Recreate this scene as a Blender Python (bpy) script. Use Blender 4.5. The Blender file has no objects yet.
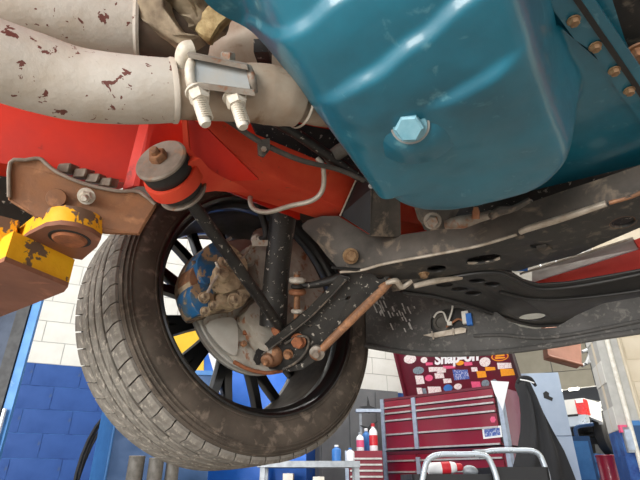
import bpy, bmesh, math, random
from mathutils import Vector, Matrix, noise
random.seed(7)
sc = bpy.context.scene
col = sc.collection

# ------------------------------------------------------------------ camera
FPX = 480.0
PITCH = math.radians(26.7)
CAMH = 0.75
cam_d = bpy.data.cameras.new('camera'); cam = bpy.data.objects.new('camera', cam_d); col.objects.link(cam)
cam_d.sensor_width = 36.0; cam_d.lens = 36.0 * FPX / 640.0
cam_d.clip_start = 0.02; cam_d.clip_end = 200
cam.location = (0, 0, CAMH); cam.rotation_euler = (math.pi/2 + PITCH, 0, 0)
sc.camera = cam
# ------------------------------------------------------------------ world, exposure
w = bpy.data.worlds.new('world'); sc.world = w; w.use_nodes = True
bg = w.node_tree.nodes['Background']; bg.inputs[0].default_value = (0.97, 0.98, 1.0, 1); bg.inputs[1].default_value = 1.15
sc.view_settings.view_transform = 'Standard'; sc.view_settings.look = 'None'
sc.view_settings.gamma = 1.0; sc.view_settings.use_curve_mapping = False
sc.view_settings.exposure = 0.62
def area(name, loc, target, sx, sy, power, color=(1, 1, 1)):
    l = bpy.data.lights.new(name, 'AREA'); l.shape = 'RECTANGLE'; l.size = sx; l.size_y = sy
    l.energy = power; l.color = color
    o = bpy.data.objects.new(name, l); col.objects.link(o); o.location = loc
    o.rotation_euler = (Vector(target) - Vector(loc)).to_track_quat('-Z', 'Y').to_euler()
    return o
# daylight through the open bay door behind the photographer, and the shop's ceiling tubes
area('bay_door_daylight', (-2.7, -3.1, 1.55), (0, 1, 1.1), 3.4, 3.0, 330, (1.0, 0.985, 0.95))
area('ceiling_tube_bank', (1.2, 4.4, 4.6), (1.2, 4.4, 0), 5.0, 2.0, 95, (1, 0.98, 0.95))
area('ceiling_tube_bank', (6.0, 8.5, 4.6), (6.0, 9.5, 0), 4.0, 3.0, 420, (1, 0.97, 0.9))

# ------------------------------------------------------------------ picture geometry helpers
cp, sp = math.cos(PITCH), math.sin(PITCH)
UPC = Vector((0, -sp, cp)); FWD = Vector((0, cp, sp)); RGT = Vector((1, 0, 0)); CAM = Vector((0, 0, CAMH))
def ray(px, py): return FWD + RGT*((px-320)/FPX) + UPC*((240-py)/FPX)
def P(px, py, d): return CAM + ray(px, py)*d
def PZ(px, py, z):                       # z above the camera
    r = ray(px, py); return CAM + r*(z/r.z)
def PY(px, py, Y):
    r = ray(px, py); return CAM + r*(Y/r.y)
def onp(px, py, O, N):
    r = ray(px, py); return CAM + r*((O-CAM).dot(N)/r.dot(N))
def zat(py, Y):
    k = (240-py)/FPX; return CAMH + Y*(sp+k*cp)/(cp-k*sp)
F = Vector((0.469, 0.883, 0)); R = Vector((0.883, -0.469, 0)); L = -R; U = Vector((0, 0, 1))
def car(f, b, z): return CAM + F*f + R*b + U*z

# ------------------------------------------------------------------ objects
WM = {}
def wm(o): return WM.get(o.name, Matrix.Identity(4)) if o else Matrix.Identity(4)
def tag(o, label=None, cat=None, group=None, kind=None):
    if label: o['label'] = label
    if cat: o['category'] = cat
    if group: o['group'] = group
    if kind: o['kind'] = kind
    return o
def thing(name, loc, label, cat, group=None):
    o = bpy.data.objects.new(name, None); col.objects.link(o); o.empty_display_size = 0.05
    o.location = loc; WM[o.name] = Matrix.Translation(loc)
    return tag(o, label, cat, group)
def ob(name, bm, m, parent=None, smooth=True, angle=35, frame=None):
    """bm in world coordinates (or in 'frame' coordinates if given) -> one mesh object"""
    bmesh.ops.recalc_face_normals(bm, faces=bm.faces)
    me = bpy.data.meshes.new(name)
    if frame is None:
        c = Vector((0, 0, 0)); n = len(bm.verts)
        if n:
            lo = Vector([min(v.co[i] for v in bm.verts) for i in range(3)]); hi = Vector([max(v.co[i] for v in bm.verts) for i in range(3)])
            c = (lo+hi)/2
        for v in bm.verts: v.co -= c
        W = Matrix.Translation(c)
    else: W = frame
    bm.to_mesh(me); bm.free()
    me.materials.append(M[m] if isinstance(m, str) else m)
    if smooth:
        me.polygons.foreach_set('use_smooth', [True]*len(me.polygons)); me.set_sharp_from_angle(angle=math.radians(angle))
    o = bpy.data.objects.new(name, me); col.objects.link(o)
    o.parent = parent; o.matrix_basis = wm(parent).inverted() @ W
    WM[o.name] = W
    return o
def dup(o, parent, W, name=None):
    c = o.copy(); col.objects.link(c); c.parent = parent; c.matrix_basis = wm(parent).inverted() @ W; WM[c.name] = W
    return c
def struct(name, bm, m, parent=None, **k):
    o = ob(name, bm, m, parent, **k)
    if parent is None: o['kind'] = 'structure'
    return o

# ------------------------------------------------------------------ shapes (all return a bmesh)
def join(*bms):
    a = bms[0]
    for b in bms[1:]:
        me = bpy.data.meshes.new('t'); b.to_mesh(me); b.free(); a.from_mesh(me); bpy.data.meshes.remove(me)
    return a
def bev(bm, wd, seg=2, ang=30):
    es = [e for e in bm.edges if len(e.link_faces) == 2 and e.calc_face_angle(0) > math.radians(ang)]
    if es: bmesh.ops.bevel(bm, geom=es, offset=wd, segments=seg, affect='EDGES', profile=0.5, clamp_overlap=True)
    return bm
def prism(pts, vec):
    bm = bmesh.new(); a = [bm.verts.new(p) for p in pts]; b = [bm.verts.new(Vector(p)+Vector(vec)) for p in pts]
    n = len(a); bm.faces.new(a); bm.faces.new(b[::-1])
    for i in range(n): bm.faces.new((a[i], b[i], b[(i+1) % n], a[(i+1) % n]))
    return bm
def hexa(c):            # 8 corners: bottom ring then top ring
    bm = bmesh.new(); v = [bm.verts.new(p) for p in c]
    for f in ((0, 1, 2, 3), (7, 6, 5, 4), (0, 4, 5, 1), (1, 5, 6, 2), (2, 6, 7, 3), (3, 7, 4, 0)): bm.faces.new([v[i] for i in f])
    return bm
def fbox(O, u, v, a0, a1, b0, b1, z0, z1):   # box in a plan frame: O + u*a + v*b, z absolute
    g = lambda a, b, z: Vector((O.x+u.x*a+v.x*b, O.y+u.y*a+v.y*b, z))
    return hexa([g(a0, b0, z0), g(a1, b0, z0), g(a1, b1, z0), g(a0, b1, z0), g(a0, b0, z1), g(a1, b0, z1), g(a1, b1, z1), g(a0, b1, z1)])
def obox(c, ax, ay, az):
    c = Vector(c)
    return hexa([c-ax-ay-az, c+ax-ay-az, c+ax+ay-az, c-ax+ay-az, c-ax-ay+az, c+ax-ay+az, c+ax+ay+az, c-ax+ay+az])
def spline(pts, rad, n=8):
    pts = [Vector(p) for p in pts]
    if not hasattr(rad, '__len__'): rad = [rad]*len(pts)
    if len(pts) == 2: return pts, list(rad)
    out, ro = [], []
    ext = [pts[0]*2-pts[1]]+pts+[pts[-1]*2-pts[-2]]
    for i in range(len(pts)-1):
        p0, p1, p2, p3 = ext[i:i+4]
        for k in range(n):
            t = k/n
            out.append(0.5*((2*p1)+(p2-p0)*t+(2*p0-5*p1+4*p2-p3)*t*t+(3*p1-p0-3*p2+p3)*t**3)); ro.append(rad[i]*(1-t)+rad[i+1]*t)
    out.append(pts[-1]); ro.append(rad[-1])
    return out, ro
def tube(pts, rad, seg=12, n=8, cap=True, sm=True):
    if sm: pts, rad = spline(pts, rad, n)
    else:
        pts = [Vector(p) for p in pts]
        if not hasattr(rad, '__len__'): rad = [rad]*len(pts)
    bm = bmesh.new(); rings = []
    t = (pts[1]-pts[0]).normalized(); x = t.orthogonal().normalized()
    for i, p in enumerate(pts):
        t = (pts[min(i+1, len(pts)-1)]-pts[max(i-1, 0)]).normalized()
        x = (x-t*x.dot(t)).normalized(); y = t.cross(x)
        rings.append([bm.verts.new(p+(x*math.cos(2*math.pi*k/seg)+y*math.sin(2*math.pi*k/seg))*rad[i]) for k in range(seg)])
    for a, b in zip(rings, rings[1:]):
        for k in range(seg): bm.faces.new((a[k], a[(k+1) % seg], b[(k+1) % seg], b[k]))
    if cap: bm.faces.new(rings[0][::-1]); bm.faces.new(rings[-1])
    return bm
def lathe(O, axis, prof, seg=32, x=None):
    """prof = [(r, h)...] around axis from O"""
    O = Vector(O); a = Vector(axis).normalized(); x = (x or a.orthogonal()).normalized(); y = a.cross(x)
    bm = bmesh.new(); rings = []
    for r, h in prof:
        if r < 1e-6: rings.append([bm.verts.new(O+a*h)])
        else: rings.append([bm.verts.new(O+a*h+(x*math.cos(2*math.pi*k/seg)+y*math.sin(2*math.pi*k/seg))*r) for k in range(seg)])
    for p, q in zip(rings, rings[1:]):
        for k in range(seg):
            i, j = k, (k+1) % seg
            if len(p) == 1 and len(q) == 1: continue
            if len(p) == 1: bm.faces.new((p[0], q[j], q[i]))
            elif len(q) == 1: bm.faces.new((p[i], p[j], q[0]))
            else: bm.faces.new((p[i], p[j], q[j], q[i]))
    return bm
def cyl(O, axis, r, h, seg=20, b=0.0):
    b = b or min(r, h)*0.12
    return lathe(O, axis, [(0, 0), (r-b, 0), (r, b), (r, h-b), (r-b, h), (0, h)], seg)
def hexbolt(O, axis, r, h, wr=0, wh=0, stud=0):
    """hex head growing from O along axis, with an optional washer under it"""
    bms = []
    O = Vector(O); a = Vector(axis).normalized(); o2 = O
    if wr: bms.append(lathe(O, a, [(0, 0), (wr*.97, 0), (wr, wh*.3), (wr*.97, wh), (0, wh)], 20)); o2 = O+a*wh
    bms.append(lathe(o2, a, [(0, 0), (r, 0), (r, h*.78), (r*.84, h), (0, h)], 6))
    if stud: bms.append(lathe(o2+a*h, a, [(0, 0), (r*.5, 0), (r*.5, stud*.8), (r*.4, stud), (0, stud)], 12))
    return join(*bms)
def curve2d(O, X, Yv, outline, holes, th, bevel=0.0, both=False):
    """flat plate with holes: 2-D outlines in the plane O + X*a + Y*b, thickness th along X x Y"""
    X = Vector(X).normalized(); N = X.cross(Vector(Yv)).normalized(); Yv = N.cross(X)
    cu = bpy.data.curves.new('c', 'CURVE'); cu.dimensions = '2D'; cu.fill_mode = 'BOTH'; cu.extrude = max(th/2-bevel, 1e-5)
    cu.bevel_depth = bevel; cu.bevel_resolution = 1
    for loop in [outline]+holes:
        s = cu.splines.new('POLY'); s.points.add(len(loop)-1); s.use_cyclic_u = True
        for p, (a, b) in zip(s.points, loop): p.co = (a, b, 0, 1)
    o = bpy.data.objects.new('c', cu); col.objects.link(o)
    dg = bpy.context.evaluated_depsgraph_get(); me = bpy.data.meshes.new_from_object(o.evaluated_get(dg))
    bm = bmesh.new(); bm.from_mesh(me)
    bpy.data.meshes.remove(me); bpy.data.objects.remove(o); bpy.data.curves.remove(cu)
    bmesh.ops.remove_doubles(bm, verts=bm.verts, dist=1e-5)
    T = Matrix.Translation(Vector(O)) @ Matrix((X, Yv, N)).transposed().to_4x4()
    bm.transform(T); return bm
def to2(p, O, X, Yv): q = Vector(p)-Vector(O); return (q.dot(X), q.dot(Yv))
def pixplate(O, N, outline, holes, th, bevel=0.0, push=0.5):
    """plate in the plane (O, N): outline and holes given where sight lines meet that plane"""
    N = Vector(N).normalized(); X = N.orthogonal().normalized() if abs(N.z) > .95 else Vector((N.y, -N.x, 0)).normalized()
    if N.dot(CAM-O) < 0: N = -N
    Yv = N.cross(X)
    f = lambda l: [to2(onp(a, b, O, N), O, X, Yv) for a, b in l]
    return curve2d(O-N*th*push, X, Yv, f(outline), [f(h) for h in holes], th, bevel)
def ell(cx, cy, rx, ry, rot=0, n=20):
    c, s = math.cos(math.radians(rot)), math.sin(math.radians(rot))
    return [(cx+rx*math.cos(t)*c-ry*math.sin(t)*s, cy+rx*math.cos(t)*s+ry*math.sin(t)*c) for t in [2*math.pi*k/n for k in range(n)]]
def smooth_loop(pts, n=4):
    m = len(pts); out = []
    for i in range(m):
        p0, p1, p2, p3 = [Vector(pts[(i+k-1) % m]) for k in range(4)]
        for k in range(n):
            t = k/n; q = 0.5*((2*p1)+(p2-p0)*t+(2*p0-5*p1+4*p2-p3)*t*t+(3*p1-p0-3*p2+p3)*t**3); out.append((q.x, q.y))
    return out
def text_bm(s, O, X, Yv, size, th=0.001, bold=0.0, shear=0.0, align='LEFT'):
    cu = bpy.data.curves.new('t', 'FONT'); cu.body = s; cu.size = size; cu.extrude = th; cu.offset = bold; cu.shear = shear; cu.align_x = align; cu.align_y = 'CENTER'
    o = bpy.data.objects.new('t', cu); col.objects.link(o)
    dg = bpy.context.evaluated_depsgraph_get(); me = bpy.data.meshes.new_from_object(o.evaluated_get(dg))
    bm = bmesh.new(); bm.from_mesh(me); bpy.data.meshes.remove(me); bpy.data.objects.remove(o); bpy.data.curves.remove(cu)
    X = Vector(X).normalized(); N = X.cross(Vector(Yv)).normalized(); Yv = N.cross(X)
    bm.transform(Matrix.Translation(Vector(O)) @ Matrix((X, Yv, N)).transposed().to_4x4()); return bm
def lump(bm, amp, scale, seed=0):
    for v in bm.verts: v.co += noise.noise_vector(v.co*scale+Vector((seed, seed*2, 0)))*amp
    return bm
def subdiv(bm, n=1): bmesh.ops.subdivide_edges(bm, edges=bm.edges[:], cuts=n, use_grid_fill=True); return bm

# ------------------------------------------------------------------ materials
def lin(c): return tuple(((x/255)/12.92 if x/255 <= .04045 else ((x/255+.055)/1.055)**2.4) for x in c)
M = {}
def mat(name, c1, rough=.5, metal=0.0, c2=None, scale=25, lo=.4, hi=.65, c3=None, s3=40, lo3=.6, hi3=.66, bump=.1, bscale=None, coat=0, detail=5, rough2=None, stretch=None, emit=0, spec=.5):
    m = bpy.data.materials.new(name); m.use_nodes = True; nt = m.node_tree; N = nt.nodes; b = N['Principled BSDF']
    tc = N.new('ShaderNodeTexCoord'); src = tc.outputs['Object']
    if stretch:
        mp = N.new('ShaderNodeMapping'); mp.inputs['Scale'].default_value = stretch; nt.links.new(src, mp.inputs[0]); src = mp.outputs[0]
    def nz(s, d=detail, ds=0):
        n = N.new('ShaderNodeTexNoise'); n.inputs['Scale'].default_value = s; n.inputs['Detail'].default_value = d; n.inputs['Roughness'].default_value = .6
        n.inputs['Distortion'].default_value = ds; nt.links.new(src, n.inputs['Vector']); return n.outputs['Fac']
    def ramp(fac, a, z):
        r = N.new('ShaderNodeMapRange'); r.inputs['From Min'].default_value = a; r.inputs['From Max'].default_value = z; nt.links.new(fac, r.inputs['Value']); return r.outputs['Result']
    def mix(fac, A, B):
        x = N.new('ShaderNodeMix'); x.data_type = 'RGBA'; nt.links.new(fac, x.inputs['Factor'])
        for s, q in ((x.inputs[6], A), (x.inputs[7], B)):
            if isinstance(q, tuple): s.default_value = (*q, 1)
            else: nt.links.new(q, s)
        return x.outputs[2]
    l1 = lin(c1); l2 = lin(c2) if c2 else tuple(x*.82 for x in l1)
    f1 = ramp(nz(scale), lo, hi); c = mix(f1, l1, l2)
    if c3: c = mix(ramp(nz(s3, 4, .4), lo3, hi3), c, lin(c3))
    nt.links.new(c, b.inputs['Base Color'])
    b.inputs['Metallic'].default_value = metal; b.inputs['Coat Weight'].default_value = coat; b.inputs['Coat Roughness'].default_value = .12
    b.inputs['Specular IOR Level'].default_value = spec
    rr = N.new('ShaderNodeMapRange'); rr.inputs['To Min'].default_value = rough; rr.inputs['To Max'].default_value = rough2 if rough2 is not None else min(1, rough+.15)
    nt.links.new(f1, rr.inputs['Value']); nt.links.new(rr.outputs['Result'], b.inputs['Roughness'])
    if bump:
        bp = N.new('ShaderNodeBump'); bp.inputs['Strength'].default_value = bump; bp.inputs['Distance'].default_value = .004
        nt.links.new(nz(bscale or scale*3), bp.inputs['Height']); nt.links.new(bp.outputs[0], b.inputs['Normal'])
    if emit: b.inputs['Emission Color'].default_value = (*l1, 1); b.inputs['Emission Strength'].default_value = emit
    M[name] = m; return m
mat('teal_paint', (17, 106, 128), .32, 0, (11, 88, 108), 9, .35, .68, (84, 136, 148), 36, .62, .76, bump=.15, bscale=30, coat=.5, rough2=.46)
mat('teal_light', (128, 172, 186), .45, .1, (104, 156, 172), 60, .4, .7, bump=.1)
mat('red_paint', (204, 42, 20), .38, 0, (184, 32, 16), 12, .4, .7, (120, 22, 14), 30, .66, .75, bump=.08, bscale=30, coat=.15)
mat('red_dusty', (216, 76, 42), .6, 0, (204, 54, 28), 14, .35, .65, (150, 70, 45), 60, .64, .74, bump=.1)
mat('header_coating', (186, 180, 170), .6, 0, (172, 160, 144), 14, .45, .7, (98, 52, 44), 75, .635, .65, bump=.2, bscale=120)
mat('exhaust_steel', (172, 160, 144), .5, .15, (146, 126, 106), 18, .35, .7, (112, 82, 56), 30, .6, .75, bump=.1)
mat('zinc', (142, 148, 150), .5, .15, (150, 146, 138), 40, .4, .7, bump=.08)
mat('dull_steel', (150, 144, 134), .5, .3, (118, 106, 94), 30, .4, .65, (128, 84, 56), 50, .56, .66, bump=.12)
mat('white_bolt', (206, 200, 188), .55, .1, (178, 168, 150), 60, .4, .7, bump=.2)
mat('cast_alloy', (166, 150, 124), .6, .25, (112, 98, 80), 24, .35, .65, (66, 56, 46), 30, .62, .72, bump=.5, bscale=50)
mat('brassy_gasket', (176, 156, 112), .65, .2, (126, 104, 66), 60, .35, .65, bump=.6, bscale=90)
mat('rusty_steel', (150, 104, 70), .48, .15, (120, 88, 66), 18, .38, .64, (176, 126, 88), 34, .54, .68, bump=.18, bscale=80)
mat('washer_gray', (140, 130, 118), .5, .15, (118, 106, 94), 40, .4, .64, (150, 112, 86), 50, .56, .68, bump=.1)
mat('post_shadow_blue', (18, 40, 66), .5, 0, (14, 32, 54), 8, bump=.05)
mat('exhaust_brown', (96, 80, 66), .55, .2, (74, 62, 52), 20, .38, .64, bump=.15)
mat('brass_bolt', (160, 132, 98), .45, .3, (124, 94, 66), 60, .4, .65, bump=.2)
mat('rusty_brown', (142, 92, 66), .6, .15, (118, 80, 62), 10, .35, .7, (168, 112, 84), 24, .6, .74, bump=.12, bscale=70)
mat('rust_orange', (160, 98, 62), .75, .1, (126, 80, 56), 60, .4, .65, bump=.3)
mat('plate_edge', (150, 140, 128), .5, .2, (112, 96, 82), 30, bump=.2)
mat('yellow_worn', (240, 178, 20), .5, 0, (232, 160, 10), 20, .4, .7, (108, 84, 66), 30, .535, .555, bump=.3, bscale=50)
mat('tire_tread', (132, 127, 119), .85, 0, (104, 99, 92), 26, .36, .64, (158, 151, 140), 70, .54, .68, bump=.3, bscale=130, spec=.25)
mat('tire_wall', (82, 73, 64), .75, 0, (64, 57, 50), 12, .38, .64, (112, 100, 88), 46, .54, .7, bump=.08, spec=.3)
mat('black_rim', (14, 14, 15), .28, 0, (22, 21, 20), 30, .4, .7, bump=.04, coat=.3)
mat('barrel_dust', (78, 68, 58), .65, .1, (60, 54, 48), 14, bump=.06)
mat('rotor_steel', (192, 190, 182), .42, .15, (172, 166, 156), 14, .4, .7, bump=.06)
mat('shield_steel', (178, 173, 162), .55, .1, (140, 131, 118), 16, .38, .66, (140, 92, 62), 36, .57, .66, bump=.12)
mat('black_chassis', (26, 25, 25), .45, .05, (46, 44, 40), 24, .4, .65, (158, 152, 142), 120, .63, .66, bump=.3)
mat('black_gloss', (22, 22, 23), .32, 0, (32, 31, 31), 24, .4, .7, bump=.1)
mat('chassis_dusty', (84, 77, 69), .55, .1, (58, 54, 49), 14, .36, .64, (124, 110, 94), 34, .56, .7, bump=.18, bscale=50)
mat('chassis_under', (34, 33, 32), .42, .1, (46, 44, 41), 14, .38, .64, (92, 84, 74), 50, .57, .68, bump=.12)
mat('edge_bright', (186, 176, 162), .45, .3, (150, 138, 122), 40, bump=.1)
mat('plastic_black', (33, 33, 33), .40, 0, (42, 41, 40), 18, .35, .7, (84, 82, 78), 60, .66, .76, bump=.1, bscale=60)
mat('valance_plastic', (78, 76, 74), .7, 0, (62, 61, 59), 10, .38, .64, (104, 101, 96), 80, .55, .68, bump=.25, bscale=160)
mat('scuff_white', (196, 194, 188), .7, 0, (150, 148, 144), 50, bump=.1)
mat('rubber', (28, 27, 26), .6, 0, (42, 39, 36), 40, bump=.15)
mat('caliper_blue', (34, 92, 138), .45, .1, (84, 98, 102), 30, .45, .6, (156, 132, 102), 44, .525, .565, bump=.25)
mat('caliper_tan', (200, 180, 148), .6, .1, (140, 122, 98), 26, .38, .62, (96, 80, 66), 40, .55, .64, bump=.3)
mat('line_steel', (186, 180, 168), .4, .5, (160, 152, 138), 40, bump=.05)
mat('hose_gray', (92, 88, 82), .6, 0, (72, 68, 62), 30, bump=.1)
mat('white_plastic', (226, 224, 216), .5, 0, (206, 202, 190), 20, bump=.03)
mat('connector_blue', (40, 110, 190), .5, 0, (30, 92, 170), 40, bump=.05)
mat('copper_wire', (168, 120, 88), .5, .4, (140, 90, 60), 40, bump=.05)
# workshop
mat('block_white', (214, 214, 208), .7, 0, (204, 203, 196), 6, .35, .7, bump=.12, bscale=40)
mat('block_blue', (12, 70, 142), .55, 0, (10, 60, 126), 5, .35, .7, (52, 74, 110), 9, .68, .78, bump=.1, bscale=40)
mat('block_cream', (212, 202, 182), .7, 0, (196, 184, 160), 3, .35, .7, (172, 148, 112), 2.5, .66, .8, bump=.1, bscale=30)
mat('mortar_white', (182, 182, 178), .8, 0, (170, 170, 166), 10, bump=.1)
mat('mortar_blue', (50, 98, 164), .7, 0, (34, 62, 126), 10, bump=.1)
mat('concrete', (158, 152, 142), .75, 0, (136, 130, 122), 2, .35, .7, (110, 104, 98), 5, .64, .76, bump=.1, bscale=20)
mat('ceiling_paint', (206, 204, 198), .8, 0, (196, 194, 188), 2, bump=.03)
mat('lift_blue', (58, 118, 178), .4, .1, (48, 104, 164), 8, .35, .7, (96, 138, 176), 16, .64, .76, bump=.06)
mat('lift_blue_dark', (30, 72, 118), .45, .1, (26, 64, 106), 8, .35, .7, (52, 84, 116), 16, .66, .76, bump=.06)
mat('sign_blue', (12, 108, 214), .45, 0, (10, 98, 200), 6, bump=.02)
mat('sign_yellow', (246, 196, 12), .45, 0, (238, 184, 8), 6, bump=.02)
mat('sign_white', (238, 240, 242), .5, 0, (228, 230, 232), 6, bump=.02)
mat('tool_red', (132, 12, 42), .3, .05, (126, 12, 38), 6, .35, .7, bump=.03, coat=.4)
mat('tool_maroon', (98, 16, 36), .35, .05, (86, 12, 30), 6, bump=.03, coat=.3)
mat('tool_dark', (48, 10, 20), .5, 0, (40, 8, 16), 10, bump=.03)
mat('drawer_trim', (206, 204, 200), .3, .6, (186, 182, 178), 20, bump=.03)
mat('silver_post', (176, 188, 204), .35, .5, (156, 168, 184), 20, bump=.03)
mat('fridge_pale', (178, 194, 214), .45, 0, (166, 184, 206), 4, bump=.02)
mat('black_plastic', (24, 25, 27), .5, 0, (34, 34, 36), 30, bump=.08)
mat('cloth_black', (30, 31, 34), .85, 0, (40, 41, 44), 20, bump=.3, bscale=300)
mat('chrome_tube', (196, 206, 214), .25, .6, (186, 196, 206), 4, bump=.02)
mat('can_red', (206, 40, 52), .4, 0, (188, 32, 44), 20, bump=.02)
mat('can_gray', (160, 166, 172), .4, .3, (140, 146, 152), 20, bump=.02)
mat('truck_white', (224, 224, 220), .3, 0, (214, 214, 210), 3, bump=.01, coat=.5)
mat('truck_glass', (16, 18, 22), .08, 0, (22, 24, 28), 3, bump=.0)
mat('tail_red', (220, 30, 28), .25, 0, (190, 16, 18), 10, bump=.02, coat=.5)
mat('lamp_lit', (255, 252, 240), .4, 0, (250, 246, 236), 10, bump=0, emit=3)
mat('brown_board', (112, 68, 48), .7, 0, (96, 58, 40), 3, bump=.05)
mat('door_beige', (178, 172, 156), .7, 0, (168, 162, 146), 2, bump=.04)
mat('gray_panel', (112, 114, 116), .7, 0, (100, 102, 104), 3, bump=.05)
mat('cardboard', (186, 152, 108), .8, 0, (170, 136, 94), 10, bump=.05)
mat('paper_white', (222, 218, 208), .7, 0, (208, 202, 190), 10, bump=.03)
mat('bottle_blue', (60, 124, 196), .4, 0, (50, 110, 180), 10, bump=.02)
mat('sticker_pink', (226, 92, 132), .5, 0, (216, 80, 120), 60, bump=0)
mat('sticker_orange', (240, 160, 32), .5, 0, (228, 148, 24), 60, bump=0)
mat('sticker_blue', (64, 92, 168), .5, 0, (180, 190, 214), 60, .5, .6, bump=0)
mat('sticker_gray', (132, 150, 158), .5, 0, (96, 112, 122), 60, bump=0)
mat('sticker_white', (232, 226, 222), .5, 0, (206, 170, 174), 70, .52, .62, bump=0)


# ================================================================== the setting
def v2(az): a = math.radians(az); return Vector((math.sin(a), math.cos(a), 0))
def slabz(x0, x1, y0, y1, z0, z1): return hexa([(x0, y0, z0), (x1, y0, z0), (x1, y1, z0), (x0, y1, z0), (x0, y0, z1), (x1, y0, z1), (x1, y1, z1), (x0, y1, z1)])
struct('floor', slabz(-9, 20, -7, 24, -.1, 0), 'concrete')
struct('ceiling', slabz(-9, 20, -1, 24, 4.9, 5.0), 'ceiling_paint')
def proj(v):
    q = Vector(v)-CAM; d = q.dot(FWD)
    return (320+FPX*q.dot(RGT)/d, 240-FPX*q.dot(UPC)/d) if d > .05 else (-9999, -9999)
def block_wall(name, O, u, n, a0, a1, z1, zsplit, up_mat, low_mat, mort_up, mort_low, box, bl=.4, bh=.2, rec=.006):
    """mortar slab (two paints) and every block whose centre falls inside the picture box"""
    wl = struct(name, fbox(O, u, -n, a0, a1, rec, .2, zsplit, z1), mort_up)
    ob('painted_base', fbox(O, u, -n, a0, a1, rec, .2, 0, zsplit), mort_low, wl)
    proto = {}
    nrow0 = int(zsplit/bh)
    for r in range(-nrow0-1, int((z1-zsplit)/bh)+1):
        z = zsplit+r*bh
        if z < -.01: continue
        for k in range(int((a1-a0)/bl)+2):
            a = a0+k*bl+(bl/2 if r % 2 else 0)
            if a+bl > a1+.01: continue
            c = O+u*(a+bl/2); c.z = z+bh/2
            x, y = proj(c)
            if not (box[0] < x < box[2] and box[1] < y < box[3]): continue
            key = up_mat if r >= 0 else low_mat
            W = Matrix.Translation(c) @ Matrix((u, -n, U)).transposed().to_4x4()
            if key not in proto:
                b = obox((0, .02, 0), Vector((bl/2-.004, 0, 0)), Vector((0, .02, 0)), Vector((0, 0, bh/2-.004))); bev(b, .003, 1)
                proto[key] = ob('block', b, key, wl, frame=W)
            else: dup(proto[key], wl, W)
    return wl
WU = v2(65); WN = Vector((WU.y, -WU.x, 0))
q = P(60, 365, 4.5); ZB = q.z
WO = Vector((q.x, q.y, 0))
block_wall('wall_back', WO, WU, WN, -4.0, 4.8, 4.9, ZB, 'block_white', 'block_blue', 'mortar_white', 'mortar_blue', (-30, 190, 408, 500))
# corner pier at the right with its own blocks
q = PY(617, 410, 4.45); PO = Vector((q.x, q.y, 0)); pf = v2(98); pfn = Vector((pf.y, -pf.x, 0)); pl = v2(17); pln = Vector((-pl.y, pl.x, 0))
PSPL = zat(430, PO.y)
block_wall('wall_right', PO, pf, pfn, 0, 3.2, 4.9, PSPL, 'block_cream', 'block_blue', 'block_cream', 'mortar_blue', (590, 330, 700, 500))
block_wall('wall_return', PO+pl*.205-pf*.03, pl, pln, -.2, .21, 4.9, PSPL, 'block_white', 'block_blue', 'mortar_white', 'mortar_blue', (560, 330, 660, 500))
tr = struct('trim_1', tube([PO+pfn*.03+pf*.06+U*.02, PO+pfn*.03+pf*.06+U*4.88], .02, 12, sm=False), 'white_plastic')
struct('trim_2', tube([PO+pfn*.03+pf*.16+U*.02, PO+pfn*.03+pf*.16+U*4.88], .012, 10, sm=False), 'block_cream')
struct('added_light_block_wall', hexa([(5.7, -1, 0), (5.9, -1, 0), (5.9, 4.2, 0), (5.7, 4.2, 0), (5.7, -1, 4.9), (5.9, -1, 4.9), (5.9, 4.2, 4.9), (5.7, 4.2, 4.9)]), 'block_cream')  # unseen wall added to block sky light coming from the right
# far wall of the next bay: beige panels
fu = v2(118); fn = Vector((fu.y, -fu.x, 0)); fn = -fn if fn.dot(-PO) < 0 else fn
q = PY(575, 375, 15.5); FO = Vector((q.x, q.y, 0))
fw_ = struct('wall_far', fbox(FO, fu, -fn, -9, 9, .02, .2, 0, 4.9), 'gray_panel')
pan0 = None
for k in range(15):
    for r in range(3):
        c = FO+fu*(-7.9+k*1.12)+U*(2.4+r*1.0); W = Matrix.Translation(c) @ Matrix((fu, -fn, U)).transposed().to_4x4()
        if pan0 is None: pan0 = ob('panel', bev(obox((0, .0, 0), Vector((.545, 0, 0)), Vector((0, .03, 0)), Vector((0, 0, .49))), .01, 1), 'door_beige', fw_, frame=W)
        else: dup(pan0, fw_, W)

# ================================================================== the car
base = P(300, 480, 1.0); base.z = .0
CAR = thing('car', Vector((.1, .6, CAMH+.03)), 'raised car seen from below with teal oil pan and red frame rails', 'car')

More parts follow.
